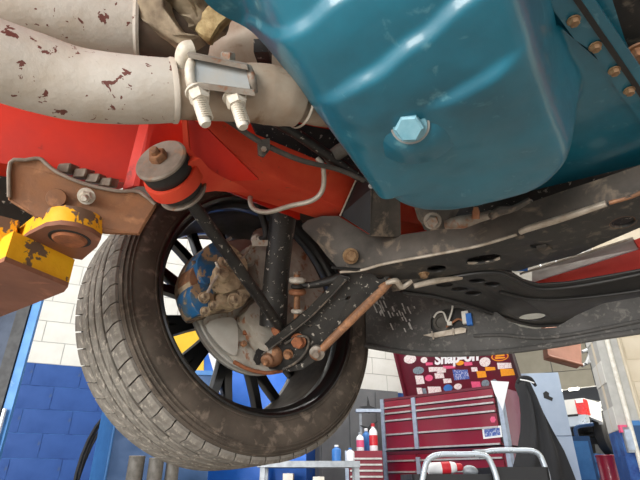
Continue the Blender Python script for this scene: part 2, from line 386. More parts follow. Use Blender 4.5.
# ---- oil pan: drawn steel sump
def softplus(x, e): 
    x /= e
    return e*(x if x > 30 else math.log1p(math.exp(x)))
def sig(x): return 1/(1+math.exp(-max(-40, min(40, x))))
def pan_z(f, b):
    f1, b0, b1 = .547, -.177, min(.042, .021+.09*max(0, f-.265))
    # front, right and left walls, blended so the corners stay round
    def wall(x, k, e): return k*softplus(x, e)
    fr_, rt_, lf_ = f-f1+.004, b-b1, b0-b
    cr = .075
    qx, qy = max(f-(f1-cr), 0), max(b-(b1-cr), 0, (b0+cr+.015)-b)
    s = math.hypot(qx, qy)-cr if (qx > 0 and qy > 0) else max(f-f1, b-b1, b0-b)
    left = sig((-.10-b)/.01)
    rear = sig((.36-f)/.03)
    soft = left*rear
    kk = 2.7+left*(1-rear)*6.0+3.0*sig((b-.01)/.006)*sig((.46-f)/.03)
    z = .300+(1-soft)*kk*softplus(s, .005)+soft*(1.5*softplus(b0+.022-b, .014))
    z += .16*softplus(.325-f, .008)+.50*softplus(.245-f, .012)
    # pressed steps running across the sump
    wob = .004*noise.noise(Vector((b*30, f*8, 1)))
    z += .011*sig(((.279-.33*(b+.075))+wob-f)/.0015)*sig((b+.15)/.008)
    z += .009*sig(((.231-.20*(b+.11))+wob-f)/.0014)
    mc = sig((b+.062)/.006)*sig((.004-b)/.006)
    z -= .009*mc*sig((f-(.326-.3*(b+.03)))/.0020)*sig((.40-f)/.03)
    z += .0020*noise.noise(Vector((f*14, b*14, 3)))+.0009*noise.noise(Vector((f*40, b*40, 9)))
    cap = .408; k = .006
    return -k*math.log(math.exp(-z/k)+math.exp(-cap/k)) if abs(z-cap) < .1 else min(z, cap)
def steps(*segs):
    out = []
    for a, b, n in segs: out += [a+(b-a)*k/n for k in range(n)]
    return out+[segs[-1][1]]
fs = steps((-.02, .18, 24), (.18, .36, 150), (.36, .58, 66), (.58, .72, 12)); ts = steps((0, .16, 30), (.16, .30, 26), (.30, .70, 46), (.70, 1, 46))
def smst(x): x = max(0, min(1, x)); return x*x*(3-2*x)
def pan_b(f, t):
    lo = -.24+.050*smst((f-.22)/.10)+.17*smst((f-.575)/.05); hi = .052+max(0, f-.40)*.50
    return lo+(hi-lo)*t
bm = bmesh.new(); g = [[bm.verts.new(car(f, pan_b(f, t), pan_z(f, pan_b(f, t)))) for t in ts] for f in fs]
for i in range(len(fs)-1):
    for j in range(len(ts)-1): bm.faces.new((g[i][j], g[i+1][j], g[i+1][j+1], g[i][j+1]))
bmesh.ops.delete(bm, geom=[v for v in bm.verts if not v.link_faces], context='VERTS')
geo = bmesh.ops.extrude_face_region(bm, geom=bm.faces[:])
for v in geo['geom']:
    if isinstance(v, bmesh.types.BMVert): v.co.z += .003
PAN = ob('oil_pan', bm, 'teal_paint', CAR, angle=50)
pa = (-F*.52-U*.85).normalized(); pc = car(.356, -.092, .303)
ob('drain_boss', lathe(pc-pa*.012, pa, [(.050, -.006), (.042, .001), (.034, .008), (.026, .013), (.0205, .0145), (0, .0145)], 32), 'teal_paint', PAN)
ob('plug_gasket', lathe(pc+pa*.002, pa, [(0, 0), (.0185, 0), (.0185, .0025), (0, .0025)], 28), 'zinc', PAN)
ob('drain_plug', hexbolt(pc+pa*.004, pa, .0137, .0085, .0165, .002), 'teal_light', PAN)
fz = .405
ob('pan_flange', bev(prism([PZ(x, y, fz) for x, y in ((540, -30), (546, 0), (575, 40), (592, 51), (618, 91), (646, 130), (690, 140), (574, -30))], (0, 0, .006)), .0012, 1), 'teal_paint', PAN)
for x, y in ((573.5, 20), (595, 46), (614, 70), (629, 90)):
    ob('flange_bolt', hexbolt(PZ(x, y, fz-.001), -U, .0050, .005, .0064, .0015), 'brass_bolt', PAN)
ob('pan_gasket', prism([PZ(x, y, fz-.002) for x, y in ((566, -10), (574, -10), (640, 87), (690, 160), (684, 166), (635, 90))], (0, 0, .009)), 'rubber', PAN)
EB = ob('engine_block', bev(prism([PZ(x, y, .43) for x, y in ((570, -30), (610, -8), (628, 50), (640, 74), (700, 150), (690, 180), (574, -8))], (0, 0, .10)), .004, 2), 'teal_paint', CAR)
ob('block_skirt', lump(subdiv(bev(prism([PZ(x, y, .47) for x, y in ((600, -40), (700, -40), (720, 140), (628, 66))], (0, 0, .12)), .01, 2), 1), .006, 30), 'chassis_under', EB)
ob('starter_bolt', hexbolt(PZ(637, 52, .455), -U, .012, .01, .016, .003), 'rusty_steel', EB)
# engine mass above the pan (keeps daylight from falling through)
ob('crankcase', bev(hexa([car(a, b, z) for z in (.45, .62) for a, b in ((.0, -.16), (.72, -.14), (.72, .1), (.0, .1))]), .02, 2), 'teal_paint', EB)

# ---- exhaust headers
fp = [(-420, -60, .34), (-260, -20, .355), (-140, 12, .37), (-60, 38, .385), (-12, 57, .40), (36, 73, .42), (80, 85, .435), (130, 90, .45), (173, 91, .465)]
EX = ob('exhaust_pipe', tube([P(*p) for p in fp], [.0335, .0335, .0335, .0335, .0335, .034, .0325, .0315, .030], 40, 10), 'header_coating', CAR)
EX['label'] = 'pale coated exhaust pipe with rust flecks in front'
ax = (P(180, 91, .468)-P(130, 90, .45)).normalized(); e = P(173, 91, .465)
ob('pipe_collar', lathe(e, ax, [(.0302, -.003), (.0312, -.001), (.0312, .002), (.0295, .003)], 40), 'header_coating', EX)
ob('slip_pipe', tube([P(168, 91, .464), P(205, 93, .475), P(245, 95, .487)], .0268, 32), 'exhaust_steel', EX)
# collector: swaged hood, then the smaller tube running up behind the pan
ob('collector', tube([P(232, 93, .483), P(250, 93, .488), P(268, 95, .494), P(285, 99, .50), P(299, 104, .507)], [.027, .0292, .0305, .0288, .0245], 36, 8), 'exhaust_steel', EX)
e2 = P(299, 104, .507); ax2 = (P(330, 112, .535)-e2).normalized()
ob('weld_bead', lathe(e2, ax2, [(.0245, -.002), (.0258, 0), (.0245, .002)], 36), 'edge_bright', EX)
ob('primary_tube', tube([P(296, 103, .505), P(325, 110, .53), P(360, 112, .56)], [.0185, .0185, .018], 28), 'exhaust_steel', EX)
ob('primary_tube', tube([P(284, 82, .52), P(305, 92, .545), P(330, 100, .57)], [.014, .0145, .014], 24), 'exhaust_steel', EX)
bp2 = [(-420, -130, .44), (-250, -100, .46), (-130, -66, .48), (-40, -30, .50), (0, -8, .50), (60, 8, .515), (105, 20, .53), (138, 25, .54)]
E2 = ob('exhaust_pipe', tube([P(*p) for p in bp2], [.042, .042, .042, .042, .040, .040, .0385, .036], 40, 10), 'header_coating', CAR)
E2['label'] = 'pale coated exhaust pipe behind'
ob('slip_pipe', tube([P(134, 24, .539), P(165, 30, .55), P(205, 38, .57)], .032, 32), 'exhaust_brown', E2)
ob('pipe_collar', lathe(P(138, 25, .54), (P(138, 25, .54)-P(105, 20, .53)), [(.0362, -.003), (.0375, 0), (.0362, .003)], 40), 'header_coating', E2)
# ---- saddle clamp round the slip joint
def quadp(pts, th, away=True):
    """thick plate from picture points with depth, thickened away from the camera"""
    w = [P(*p) for p in pts]; n = (w[1]-w[0]).cross(w[2]-w[1]).normalized()
    if n.dot(w[0]-CAM) < 0: n = -n
    return prism(w, n*th if away else -n*th)
CLP = ob('exhaust_clamp', bev(quadp([(189, 57, .438), (246, 69, .447), (251, 92, .446), (195, 84, .437)], .006), .001, 1), 'zinc', CAR)
CLP['label'] = 'zinc saddle clamp with two long bolts'
ob('clamp_lip', bev(quadp([(187, 53, .430), (247, 65, .439), (248, 70, .441), (189, 58, .432)], .014), .0012, 1), 'dull_steel', CLP)
ob('clamp_lip', bev(quadp([(193, 82, .428), (254, 90, .438), (255, 96, .440), (195, 88, .430)], .014), .0012, 1), 'dull_steel', CLP)
ob('clamp_band', tube([P(196, 58, .45), P(190, 66, .437), P(191, 82, .437), P(197, 90, .445)], .0045, 12), 'white_bolt', CLP)
ob('clamp_band', tube([P(248, 68, .455), P(252, 78, .447), P(254, 92, .455)], .004, 12), 'dull_steel', CLP)
for (a, n, b) in (((190, 78, .446), (199, 96, .437), (206, 125, .425)), ((230, 88, .452), (236, 101, .445), (243.5, 127.5, .433))):
    a, n, b = P(*a), P(*n), P(*b); d = (b-a).normalized()
    pts = []; rad = []
    L_ = (b-n).length; k = 0
    st = tube([a, b-d*.003, b], [.0054, .0054, .0042], 16, sm=False)
    S = ob('clamp_stud', st, 'white_bolt', CLP)
    ob('clamp_nut', hexbolt(n-d*.006, d, .0098, .010, .0115, .002), 'white_bolt', CLP)
    for t in range(9):
        S2 = n+d*(.006+t*.0026)
        if (S2-n).length < L_-.004: ob('thread_ridge', lathe(S2, d, [(.0053, -.0008), (.0061, 0), (.0053, .0008)], 16), 'white_bolt', CLP)
ob('clamp_bolt_head', bev(lump(subdiv(tube([P(183, 70, .452), P(182, 60, .448), P(186, 51, .446), P(193, 49, .448)], [.0055, .0065, .0085, .0085], 16), 0), .0006, 60), .0005, 1), 'white_bolt', CLP)
ob('clamp_nut', hexbolt(P(228, 60, .452), P(228, 40, .445)-P(228, 60, .452), .007, .007), 'dull_steel', CLP)

# ---- gearbox casting, gasket lip and the grey mass behind the clamp
cst = bmesh.new(); bmesh.ops.create_icosphere(cst, subdivisions=4, radius=1)
cM = Matrix.Translation(P(176, 2, .55)) @ Matrix((RGT*.062+FWD*.01-UPC*.006, UPC*.040-RGT*.006, FWD*.045)).transposed().to_4x4(); cst.transform(cM)
lump(cst, .016, 26, 4); lump(cst, .007, 70, 8)
GB = ob('gearbox_casting', cst, 'cast_alloy', CAR)
ob('casting_rib', bev(lump(subdiv(quadp([(196, 30, .505), (205, 8, .505), (236, -12, .51), (246, 2, .51), (222, 24, .505), (210, 40, .505)], .018), 3), .004, 60, 2), .002, 1), 'brassy_gasket', GB)
ob('casting_rib', bev(lump(subdiv(quadp([(118, -6, .51), (160, -8, .50), (165, 8, .497), (182, 30, .50), (200, 36, .505), (188, 44, .51), (160, 34, .51), (138, 18, .512), (122, 10, .512)], .02), 2), .004, 40, 5), .003, 2), 'cast_alloy', GB)
bg_ = bmesh.new(); bmesh.ops.create_icosphere(bg_, subdivisions=4, radius=1)
bg_.transform(Matrix.Translation(P(262, 52, .70)) @ Matrix((RGT*.085, UPC*.06, FWD*.05)).transposed().to_4x4()); lump(bg_, .014, 14, 2)
GM = ob('bell_housing', bg_, 'exhaust_steel', CAR)
ob('housing_plug', bev(obox(P(263, 52, .60), RGT*.009, UPC*.008, FWD*.02), .002, 2), 'black_chassis', GM)

# ---- red frame rail
ra, rb_, rc_, rd_ = P(-70, 70, .59), P(150, 110, .69), P(134, 184, .675), P(-70, 152, .59)
RAIL = ob('frame_rail', bev(prism([ra+(ra-rb_)*3, rb_, rc_, rd_+(rd_-rc_)*3], L*.07), .004, 2), 'red_paint', CAR)
ob('seam_flange', bev(prism([P(150, 118, .674), P(156, 118, .678), P(139, 186, .663), P(133, 186, .661)], L*.02), .001, 1), 'red_paint', RAIL)
ob('floor_board', bev(quadp([(130, 100, .80), (300, 95, .95), (300, 220, .95), (215, 186, .86), (128, 186, .78)], .01), .002, 1), 'red_paint', RAIL)
fr = [P(192, 108, .70), P(222, 152, .70), P(205, 184, .80), P(180, 120, .84)]
fr1 = [P(352, 174, .85), P(340, 207, .86), P(331, 222.5, .93), P(345, 180, 1.0)]
fr2 = [P(470, 190, 1.12), P(455, 232, 1.12), P(450, 245, 1.18), P(470, 190, 1.22)]
bm = bmesh.new(); rr = [[bm.verts.new(p) for p in ring] for ring in (fr, fr1, fr2)]
for a, b in zip(rr, rr[1:]):
    for k in range(4): bm.faces.new((a[k], a[(k+1) % 4], b[(k+1) % 4], b[k]))
bm.faces.new(rr[0]); bm.faces.new(rr[-1][::-1])
FR = ob('frame_rail', bev(bm, .004, 2), 'red_dusty', CAR)
# strut-rod bracket: triangular web plates and the flared horn that holds the bushing
ob('bracket_web', bev(quadp([(183, 116, .645), (206, 128, .66), (259, 180, .72), (206, 182, .665), (190, 160, .645)], .006), .0012, 1), 'red_paint', FR)
ob('bracket_web', bev(quadp([(181, 112, .63), (186, 112, .63), (189, 148, .625), (206, 166, .63), (232, 184, .68), (212, 190, .66), (196, 178, .632), (184, 152, .622)], .008), .0015, 1), 'red_dusty', FR)
bc = P(165, 166, .60); rod_end = P(281, 328, .955); rax = (rod_end-P(176, 184, .612)).normalized()
prof_h = [(.031, -.004), (.036, -.004), (.037, .0), (.037, .014), (.032, .018), (.031, .012)]
ob('bushing_cup', lathe(bc+rax*.016, rax, prof_h, 40), 'red_dusty', FR)
ob('bracket_horn', bev(quadp([(190, 162, .59), (200, 158, .60), (212, 172, .62), (242, 186, .70), (250, 193, .72), (215, 191, .66), (180, 196, .62), (172, 190, .61)], .016), .002, 2), 'red_dusty', FR)
BU = ob('strut_rod_bushing', lathe(bc-rax*.008, rax, [(0, 0), (.029, 0), (.032, .006), (.032, .016), (.029, .024), (.031, .03), (.029, .052), (0, .052)], 40), 'rubber', CAR)
ob('washer', lathe(bc-rax*.014, rax, [(0, .001), (.012, 0), (.031, .001), (.0335, .003), (.0335, .0055), (.031, .006), (0, .006)], 44), 'washer_gray', BU)
ob('washer', lathe(bc+rax*.046, rax, [(0, 0), (.032, 0), (.0335, .002), (.032, .005), (0, .005)], 44), 'dull_steel', BU)
ob('rod_nut', hexbolt(bc-rax*.012, -rax, .0115, .011, 0, 0, .007), 'rusty_steel', BU)
ob('strut_rod', tube([bc+rax*.05, bc+rax*.1, rod_end], [.0085, .0095, .0105], 18, sm=False), 'black_chassis', CAR)

# ---- lines along the rail
ob('fuel_line', tube([P(214, 112, .60), P(232, 123, .655), P(262, 143, .69), (P(300, 160, .74)), P(345, 172, .80), P(392, 195, .86)], .0042, 10), 'hose_gray', CAR)
LC = ob('line_clip', bev(quadp([(258, 140, .683), (270, 138, .69), (270, 150, .69), (264, 157, .685), (259, 155, .683)], .006), .001, 1), 'chassis_dusty', CAR)
ob('clip_screw', hexbolt(P(264, 149, .684), CAM-P(264, 149, .684), .0045, .004), 'dull_steel', LC)
ob('brake_line', tube([P(317, 158, .775), P(323, 167, .775), P(323, 188, .785), P(313, 200, .79), P(290, 206, .80), P(268, 212, .81), P(254, 209, .82), P(250, 200, .83), P(252, 193, .85)], .0042, 10), 'line_steel', CAR)
ob('brake_hose', tube([P(252, 193, .95), P(258, 207, .97), P(264, 222, .98), P(266, 236, .98), P(260, 240, .98)], .0068, 12), 'rubber', CAR)
ob('steering_shaft', tube([P(270, 118, .70), P(300, 136, .74), P(352, 172, .82), P(380, 190, .86)], .0085, 14), 'black_chassis', CAR)
ob('coolant_pipe', tube([P(328, 160, .80), P(345, 148, .78), P(365, 140, .77)], .012, 14), 'hose_gray', CAR)
ob('splash_panel', bev(quadp([(245, 110, .88), (420, 110, 1.0), (425, 225, 1.05), (360, 190, .98), (262, 146, .86)], .008), .002, 1), 'black_chassis', CAR)

# ================================================================== wheel, brake and suspension
WC = P(267.3, 298, 1.014); waz, wcb = math.radians(-40.7), math.radians(-2.84)
wa = Vector((math.sin(waz)*math.cos(wcb), math.cos(waz)*math.cos(wcb), math.sin(wcb)))
we1 = wa.cross(U).normalized(); we2 = we1.cross(wa)
WF = Matrix.Translation(WC) @ Matrix((we1, we2, wa)).transposed().to_4x4()
def wl(r, ang, h): return WC+wa*h+(we1*math.cos(ang)+we2*math.sin(ang))*r
Z3 = Vector((0, 0, 1)); O3 = Vector((0, 0, 0))
tp = [(.229, .016), (.233, .006), (.240, .000), (.252, -.006), (.268, -.009), (.284, -.0075), (.297, -.003), (.3045, .003), (.3070, .011), (.3070, .06), (.3075, .112), (.3070, .164), (.3070, .2), (.303, .209), (.295, .217), (.276, .226), (.255, .222), (.238, .213), (.229, .200)]
TIRE = ob('tire', lathe(O3, Z3, tp, 128), 'tire_wall', CAR, frame=WF, angle=60)
ob('tread_base', lathe(O3, Z3, [(.3060, .008), (.3076, .012), (.3082, .112), (.3078, .2), (.3060, .204)], 128), 'rubber', TIRE, frame=WF)
TIRE['label'] = 'dusty worn tire with shoulder blocks and grooved tread'
for r, h in ((.2460, -.0030), (.2905, -.0055), (.2965, -.0032), (.3030, .0012)):
    ob('sidewall_ring', lathe(O3, Z3, [(r-.0013, h+.002), (r-.0008, h-.0022), (r+.0008, h-.0022), (r+.0013, h+.002)], 128), 'tire_wall', TIRE, frame=WF)
def tread_block(h0, h1, n, fill, shear, rt=.3185, rb=.309, wave=0, drop=0.0):
    da = 2*math.pi/n*fill/2; K = 4; bm = bmesh.new(); g = []
    for i in range(K+1):
        row = []
        for (hh, r) in ((h0, rb), (h0, rt-.0015-drop), (h0+.002+drop*1.2, rt), (h1-.002, rt), (h1, rt-.0012), (h1, rb)):
            t = (hh-h0)/(h1-h0); a = -da+2*da*i/K+shear*(t-.5)+wave*math.sin(t*math.pi*2)
            row.append(bm.verts.new((r*math.cos(a), r*math.sin(a), hh)))
        g.append(row)
    for i in range(K):
        for j in range(5): bm.faces.new((g[i][j], g[i+1][j], g[i+1][j+1], g[i][j+1]))
    bm.faces.new(g[0]); bm.faces.new(g[-1][::-1]); return bm
for (h0, h1, n, fill, shear, rt, wave) in ((.0095, .0540, 60, .915, .030, .3180, .005), (.0625, .0885, 30, .965, .20, .3188, 0), (.0980, .1215, 30, .965, .20, .319, 0), (.1310, .1560, 30, .965, .20, .3188, 0), (.1645, .205, 60, .915, -.030, .3172, 0)):
    p0 = None
    for k in range(n):
        Wk = WF @ Matrix.Rotation(2*math.pi*k/n, 4, 'Z')
        if p0 is None: p0 = ob('tread_block', tread_block(h0, h1, n, fill, shear, rt, .306, wave, .005 if h0 < .02 else 0), 'tire_tread', TIRE, frame=Wk)
        else: dup(p0, TIRE, Wk)
rp = [(.238, .0005), (.2395, -.0035), (.236, -.005), (.231, -.001), (.2295, .008), (.227, .014), (.2205, .02), (.2195, .03), (.222, .038), (.2235, .06), (.2235, .14), (.222, .178), (.2245, .19), (.232, .200), (.2345, .206), (.239, .208), (.240, .204), (.232, .196), (.228, .188), (.226, .03), (.232, .012), (.238, .0005)]
RIM = ob('wheel_rim', lathe(O3, Z3, rp, 128), 'black_rim', CAR, frame=WF, angle=30)
RIM['label'] = 'gloss black alloy wheel with split spokes'
ob('rim_barrel', lathe(O3, Z3, [(.2232, .04), (.2222, .042), (.2225, .06), (.2225, .14), (.2215, .168), (.2230, .17)], 128), 'barrel_dust', RIM, frame=WF)
ob('hub_face', lathe(O3, Z3, [(0, .128), (.07, .128), (.082, .134), (.082, .156), (.07, .166), (.03, .168), (0, .168)], 48), 'black_rim', RIM, frame=WF)
def spoke(side):
    bm = bmesh.new(); rings = []
    for t in [0, .25, .5, .75, 1]:
        r = .070+.158*t; a = side*(.035+.105*t**1.1); wd = .0145-.004*t; z0 = .145+.022*t; th = .022
        c = Vector((r*math.cos(a), r*math.sin(a), 0)); tn = Vector((-math.sin(a), math.cos(a), 0))
        rings.append([bm.verts.new(c+tn*s_*wd*q_+Vector((0, 0, z))) for s_, q_, z in ((-1, .75, z0), (1, .75, z0), (1, 1, z0+th*.5), (.7, 1, z0+th), (-.7, 1, z0+th), (-1, 1, z0+th*.5))])
    for a_, b_ in zip(rings, rings[1:]):
        for k in range(6): bm.faces.new((a_[k], a_[(k+1) % 6], b_[(k+1) % 6], b_[k]))
    bm.faces.new(rings[0]); bm.faces.new(rings[-1][::-1]); return bev(bm, .0015, 1)
for sd in (-1, 1):
    p0 = None
    for k in range(10):
        Wk = WF @ Matrix.Rotation(2*math.pi*k/10+.3, 4, 'Z')
        if p0 is None: p0 = ob('spoke', spoke(sd), 'black_rim', RIM, frame=Wk)
        else: dup(p0, RIM, Wk)
ob('fender_liner', bev(prism([onp(x, y, WC+wa*.29, wa) for x, y in ((128, 120), (128, 236), (205, 238), (300, 246), (360, 262), (420, 262), (420, 120))], wa*.01), .002, 1), 'barrel_dust', CAR)
# brake rotor with its backing plate
ROT = ob('brake_rotor', lathe(O3, Z3, [(.05, .035), (.148, .035), (.150, .037), (.150, .043), (.144, .045), (.144, .051), (.150, .053), (.150, .060), (.148, .062), (.08, .062), (.08, .11), (0, .11)], 96), 'rotor_steel', CAR, frame=WF)
sh = []
for k in range(49):
    a = math.radians(-152+k*(292/48)); sh.append((.141*math.cos(a), .141*math.sin(a)))
def wplate(out, h0, th, holes=[], bevel=0.0006):   # plate in the wheel frame
    return curve2d(WC+wa*h0, we1, we2, out, holes, th, bevel)
def wpix(l, h): return [to2(onp(x, y, WC+wa*h, wa), WC+wa*h, we1, we2) for x, y in l]
SH = ob('dust_shield', wplate(wpix(smooth_loop([(203, 322), (222, 312), (250, 300), (262, 262), (252, 236), (266, 228), (294, 240), (318, 276), (326, 312), (314, 345), (292, 366), (266, 374), (240, 366), (226, 352)], 4), .028), .028, .003), 'shield_steel', CAR)
ob('shield_step', wplate(wpix(smooth_loop([(206, 325), (224, 318), (236, 322), (237, 350), (232, 355), (218, 344)], 3), .022), .022, .004), 'rotor_steel', SH)
ob('rust_lip', tube([onp(x, y, WC+wa*.024, wa) for x, y in ((234, 362), (248, 369), (266, 373), (282, 371))], .004, 10), 'rust_orange', SH)
ob('shield_bolt', hexbolt(onp(251, 311, WC+wa*.02, wa), -wa, .008, .007), 'rust_orange', SH)
ob('shield_bolt', hexbolt(onp(243, 344, WC+wa*.02, wa), -wa, .007, .007), 'rusty_steel', SH)
ob('rust_tab', bev(obox(onp(249, 332, WC+wa*.016, wa), we1*.012, we2*.007, wa*.004), .001, 1), 'rust_orange', SH)
# caliper
CAL = ob('brake_caliper', bev(wplate(wpix(smooth_loop([(188, 306), (183, 286), (188, 268), (197, 254), (208, 247), (219, 247), (232, 256), (240, 268), (240, 284), (243, 298), (236, 308), (222, 310), (208, 314), (196, 318)], 3), .0), .004, .062), .007, 2), 'caliper_tan', CAR)
CAL['label'] = 'brake caliper with chipped blue paint'
ob('caliper_housing', bev(lump(subdiv(wplate(wpix(smooth_loop([(186, 306), (184, 294), (190, 287), (200, 288), (207, 296), (204, 312), (192, 317)], 3), -.018), -.016, .05), 1), .003, 50), .004, 2), 'caliper_blue', CAL)
ob('caliper_housing', bev(lump(subdiv(wplate(wpix(smooth_loop([(192, 268), (197, 256), (206, 248), (217, 246), (221, 253), (214, 266), (208, 279), (203, 288), (197, 283)], 3), -.022), -.018, .05), 1), .003, 50, 3), .004, 2), 'caliper_blue', CAL)
ob('brake_pad', bev(wplate(wpix(smooth_loop([(185, 288), (184, 280), (189, 268), (195, 262), (197, 268), (192, 280), (190, 290)], 3), -.004), -.004, .05), .003, 1), 'rusty_steel', CAL)
ob('caliper_bridge', bev(lump(subdiv(wplate(wpix(smooth_loop([(211, 268), (220, 256), (231, 258), (238, 268), (239, 284), (228, 294), (214, 294), (207, 286)], 3), -.026), -.024, .042), 1), .004, 50), .004, 2), 'caliper_tan', CAL)
ob('caliper_bridge', bev(lump(subdiv(wplate(wpix(smooth_loop([(212, 298), (224, 294), (238, 294), (243, 300), (236, 308), (222, 309), (212, 306)], 3), -.02), -.02, .04), 1), .003, 60), .004, 2), 'caliper_tan', CAL)
ob('caliper_seam', tube([onp(x, y, WC-wa*.05, wa) for x, y in ((206, 296), (212, 284), (219, 272), (216, 262))], .003, 8), 'edge_bright', CAL)
ob('piston_boss', lathe(onp(224, 273, WC-wa*.055, wa), wa, [(0, 0), (.010, 0), (.013, .003), (.016, .004), (.018, .008), (.018, .03)], 24), 'caliper_tan', CAL)
for x, y, r in ((236, 300, .0115), (205, 297, .008), (228, 262, .009), (206, 311, .007), (214, 305, .007)):
    c_ = onp(x, y, WC-wa*.048, wa)
    ob('caliper_bolt', hexbolt(c_+wa*.006, -wa, r, .009, r*1.35, .003), 'caliper_tan', CAL)
ob('slide_pin', tube([onp(205, 297, WC-wa*.03, wa), onp(226, 283, WC-wa*.035, wa), onp(236, 270, WC-wa*.03, wa)], .005, 10), 'dull_steel', CAL)
ob('pad_spring', tube([onp(x, y, WC-wa*.035, wa) for x, y in ((192, 262), (206, 262), (222, 244), (231, 238))], .003, 8), 'dull_steel', CAL)
# banjo fitting and knuckle
KN = ob('steering_knuckle', bev(lump(wplate(wpix(smooth_loop([(244, 250), (262, 246), (290, 254), (296, 280), (300, 312), (300, 345), (280, 360), (258, 350), (246, 330), (240, 316), (256, 296), (252, 272)], 3), .01), .006, .034), .002, 40), .005, 2), 'shield_steel', CAR)
ob('knuckle_bolt', hexbolt(onp(248, 260, WC-wa*.018, wa), -wa, .011, .009, .015, .003), 'shield_steel', KN)
ob('hose_fitting', lathe(onp(258, 240, WC-wa*.025, wa)+wa*.008, -wa, [(0, 0), (.013, 0), (.014, .003), (.014, .011), (.010, .014), (.007, .014), (.006, .018), (0, .018)], 20), 'white_bolt', KN)
ob('bleed_pipe', tube([onp(x, y, WC-wa*.025, wa) for x, y in ((256, 244), (249, 249), (244, 256), (240, 259))], .0035, 8), 'edge_bright', KN)
# strut leg
STR = ob('strut_tube', tube([P(288, 190, .965), P(282, 225, .965), P(277, 270, .965), P(275, 292, .965), P(274.5, 294, .965), P(273, 325, .965)], [.0275, .0262, .0255, .0255, .0275, .0275], 36, 4), 'black_chassis', CAR)
ob('strut_clamp', bev(obox(P(262, 243, .965), RGT*.018, UPC*.006, FWD*.012), .002, 1), 'shield_steel', STR)
# ---- lower control arm: pressed channel
ca_o = P(320, 320, .93); ca_n = (P(372, 271, .88)-P(262, 352, .97)).cross(P(300, 366, .955)-P(256, 359, .975)).normalized()
ca_pl = [(256, 360), (259, 348), (308, 309), (342, 274), (356, 270), (374, 270), (391, 273), (383, 286), (374, 292), (324, 344), (304, 366), (280, 370), (260, 368)]
ARM = ob('control_arm', bev(pixplate(ca_o, ca_n, ca_pl, [ell(271, 356, 12, 9), ell(310, 326, 2.6, 1.6, -25), ell(348, 298, 3.4, 1.6, -30), ell(380, 277, 4, 2.6, 0)], .006), .0012, 1), 'black_chassis', CAR)
def strip(pts, th, w_, O=ca_o, N=ca_n, rad=None):
    n = N if N.dot(CAM-O) > 0 else -N
    return tube([onp(x, y, O, N)+n*w_ for x, y in pts], th, 10, 5)
ob('flange_edge', bev(pixplate(ca_o, ca_n, [(256, 360), (260, 347), (283, 329), (308, 309), (326, 291), (342, 273), (349, 275), (331, 295), (312, 314), (287, 334), (266, 350), (262, 360)], [], .018, 0, -.5), .002, 2), 'black_chassis', ARM)
ob('flange_edge', strip([(265, 351), (287, 334.5), (312, 314.5), (331, 295.5), (348, 277)], .0016, .018), 'chassis_dusty', ARM)
ob('flange_edge', bev(pixplate(ca_o, ca_n, [(378, 286), (350, 314), (326, 339), (314, 352), (301, 363), (284, 367), (284, 371.5), (303, 368), (319, 357), (329, 343), (352, 317), (379, 289)], [], .005, 0, -.5), .001, 1), 'black_chassis', ARM)
ob('ball_joint_rim', strip([(286, 342), (300, 335), (309, 337), (308, 348), (298, 360), (284, 368)], .0026, .007), 'chassis_dusty', ARM)
na = ca_n if ca_n.dot(CAM-ca_o) > 0 else -ca_n
jb = onp(271, 355, ca_o, ca_n)
BJ = ob('ball_joint', lathe(jb-na*.008, na, [(0, 0), (.025, 0), (.026, .006), (.024, .014), (.017, .022), (.0125, .026), (.0125, .034), (.009, .037), (0, .037)], 32), 'rusty_steel', CAR)
BJ['label'] = 'rust brown ball joint boot'
ob('grease_nipple', lathe(jb+na*.029, na, [(0, 0), (.006, 0), (.006, .006), (.0035, .010), (0, .010)], 12), 'rusty_steel', BJ)
for x, y, r, m_ in ((299, 340, .0125, 'rust_orange'), (289, 353, .008, 'rusty_steel'), (261, 341, .009, 'rust_orange'), (278, 329, .0095, 'rust_orange')):
    ob('arm_bolt', hexbolt(onp(x, y, ca_o, ca_n)+na*.003, na, r, .010, r*1.3, .003), m_, ARM)
# tension rod, bronze coloured
trd = [P(392, 280, .885), P(381, 290, .89), P(350, 321, .91), P(322, 349, .925)]
TR = ob('tension_rod', tube(trd, [.006, .0095, .0085, .0075], 16, 6), 'rusty_steel', CAR)
ob('rod_eye', lathe(P(317, 353, .925)-na*.008, na, [(0, 0), (.013, 0), (.015, .003), (.015, .010), (.009, .013), (.006, .019), (0, .019)], 24), 'dull_steel', TR)
# sway-bar link
LK = ob('sway_bar_link', tube([P(297, 272, .955), P(297, 320, .955)], .0066, 14, sm=False), 'rusty_steel', CAR)
ld = (P(297, 320, .955)-P(297, 272, .955)).normalized()
for y, r, h, m_ in ((271, .0085, .007, 'dull_steel'), (277, .017, .012, 'white_bolt'), (284.5, .0135, .008, 'rubber'), (289, .0175, .012, 'copper_wire'), (309, .013, .008, 'white_bolt')):
    c_ = P(297.5, y, .955)
    ob('link_bushing', lathe(c_, ld, [(0, 0), (r*.8, 0), (r, h*.3), (r, h*.75), (r*.8, h), (0, h)], 8 if y == 271 else 24), m_, LK)
ob('sway_bar', tube([P(300, 285, .955), P(312, 285, .95), P(330, 281, .94), P(352, 275, .93), P(380, 268, .93)], [.006, .0068, .0095, .011, .012], 14), 'black_chassis', CAR)

# ================================================================== cross-member and front end
cz = .338
XM = thing('crossmember', P(420, 240, .8), None, None) if False else None
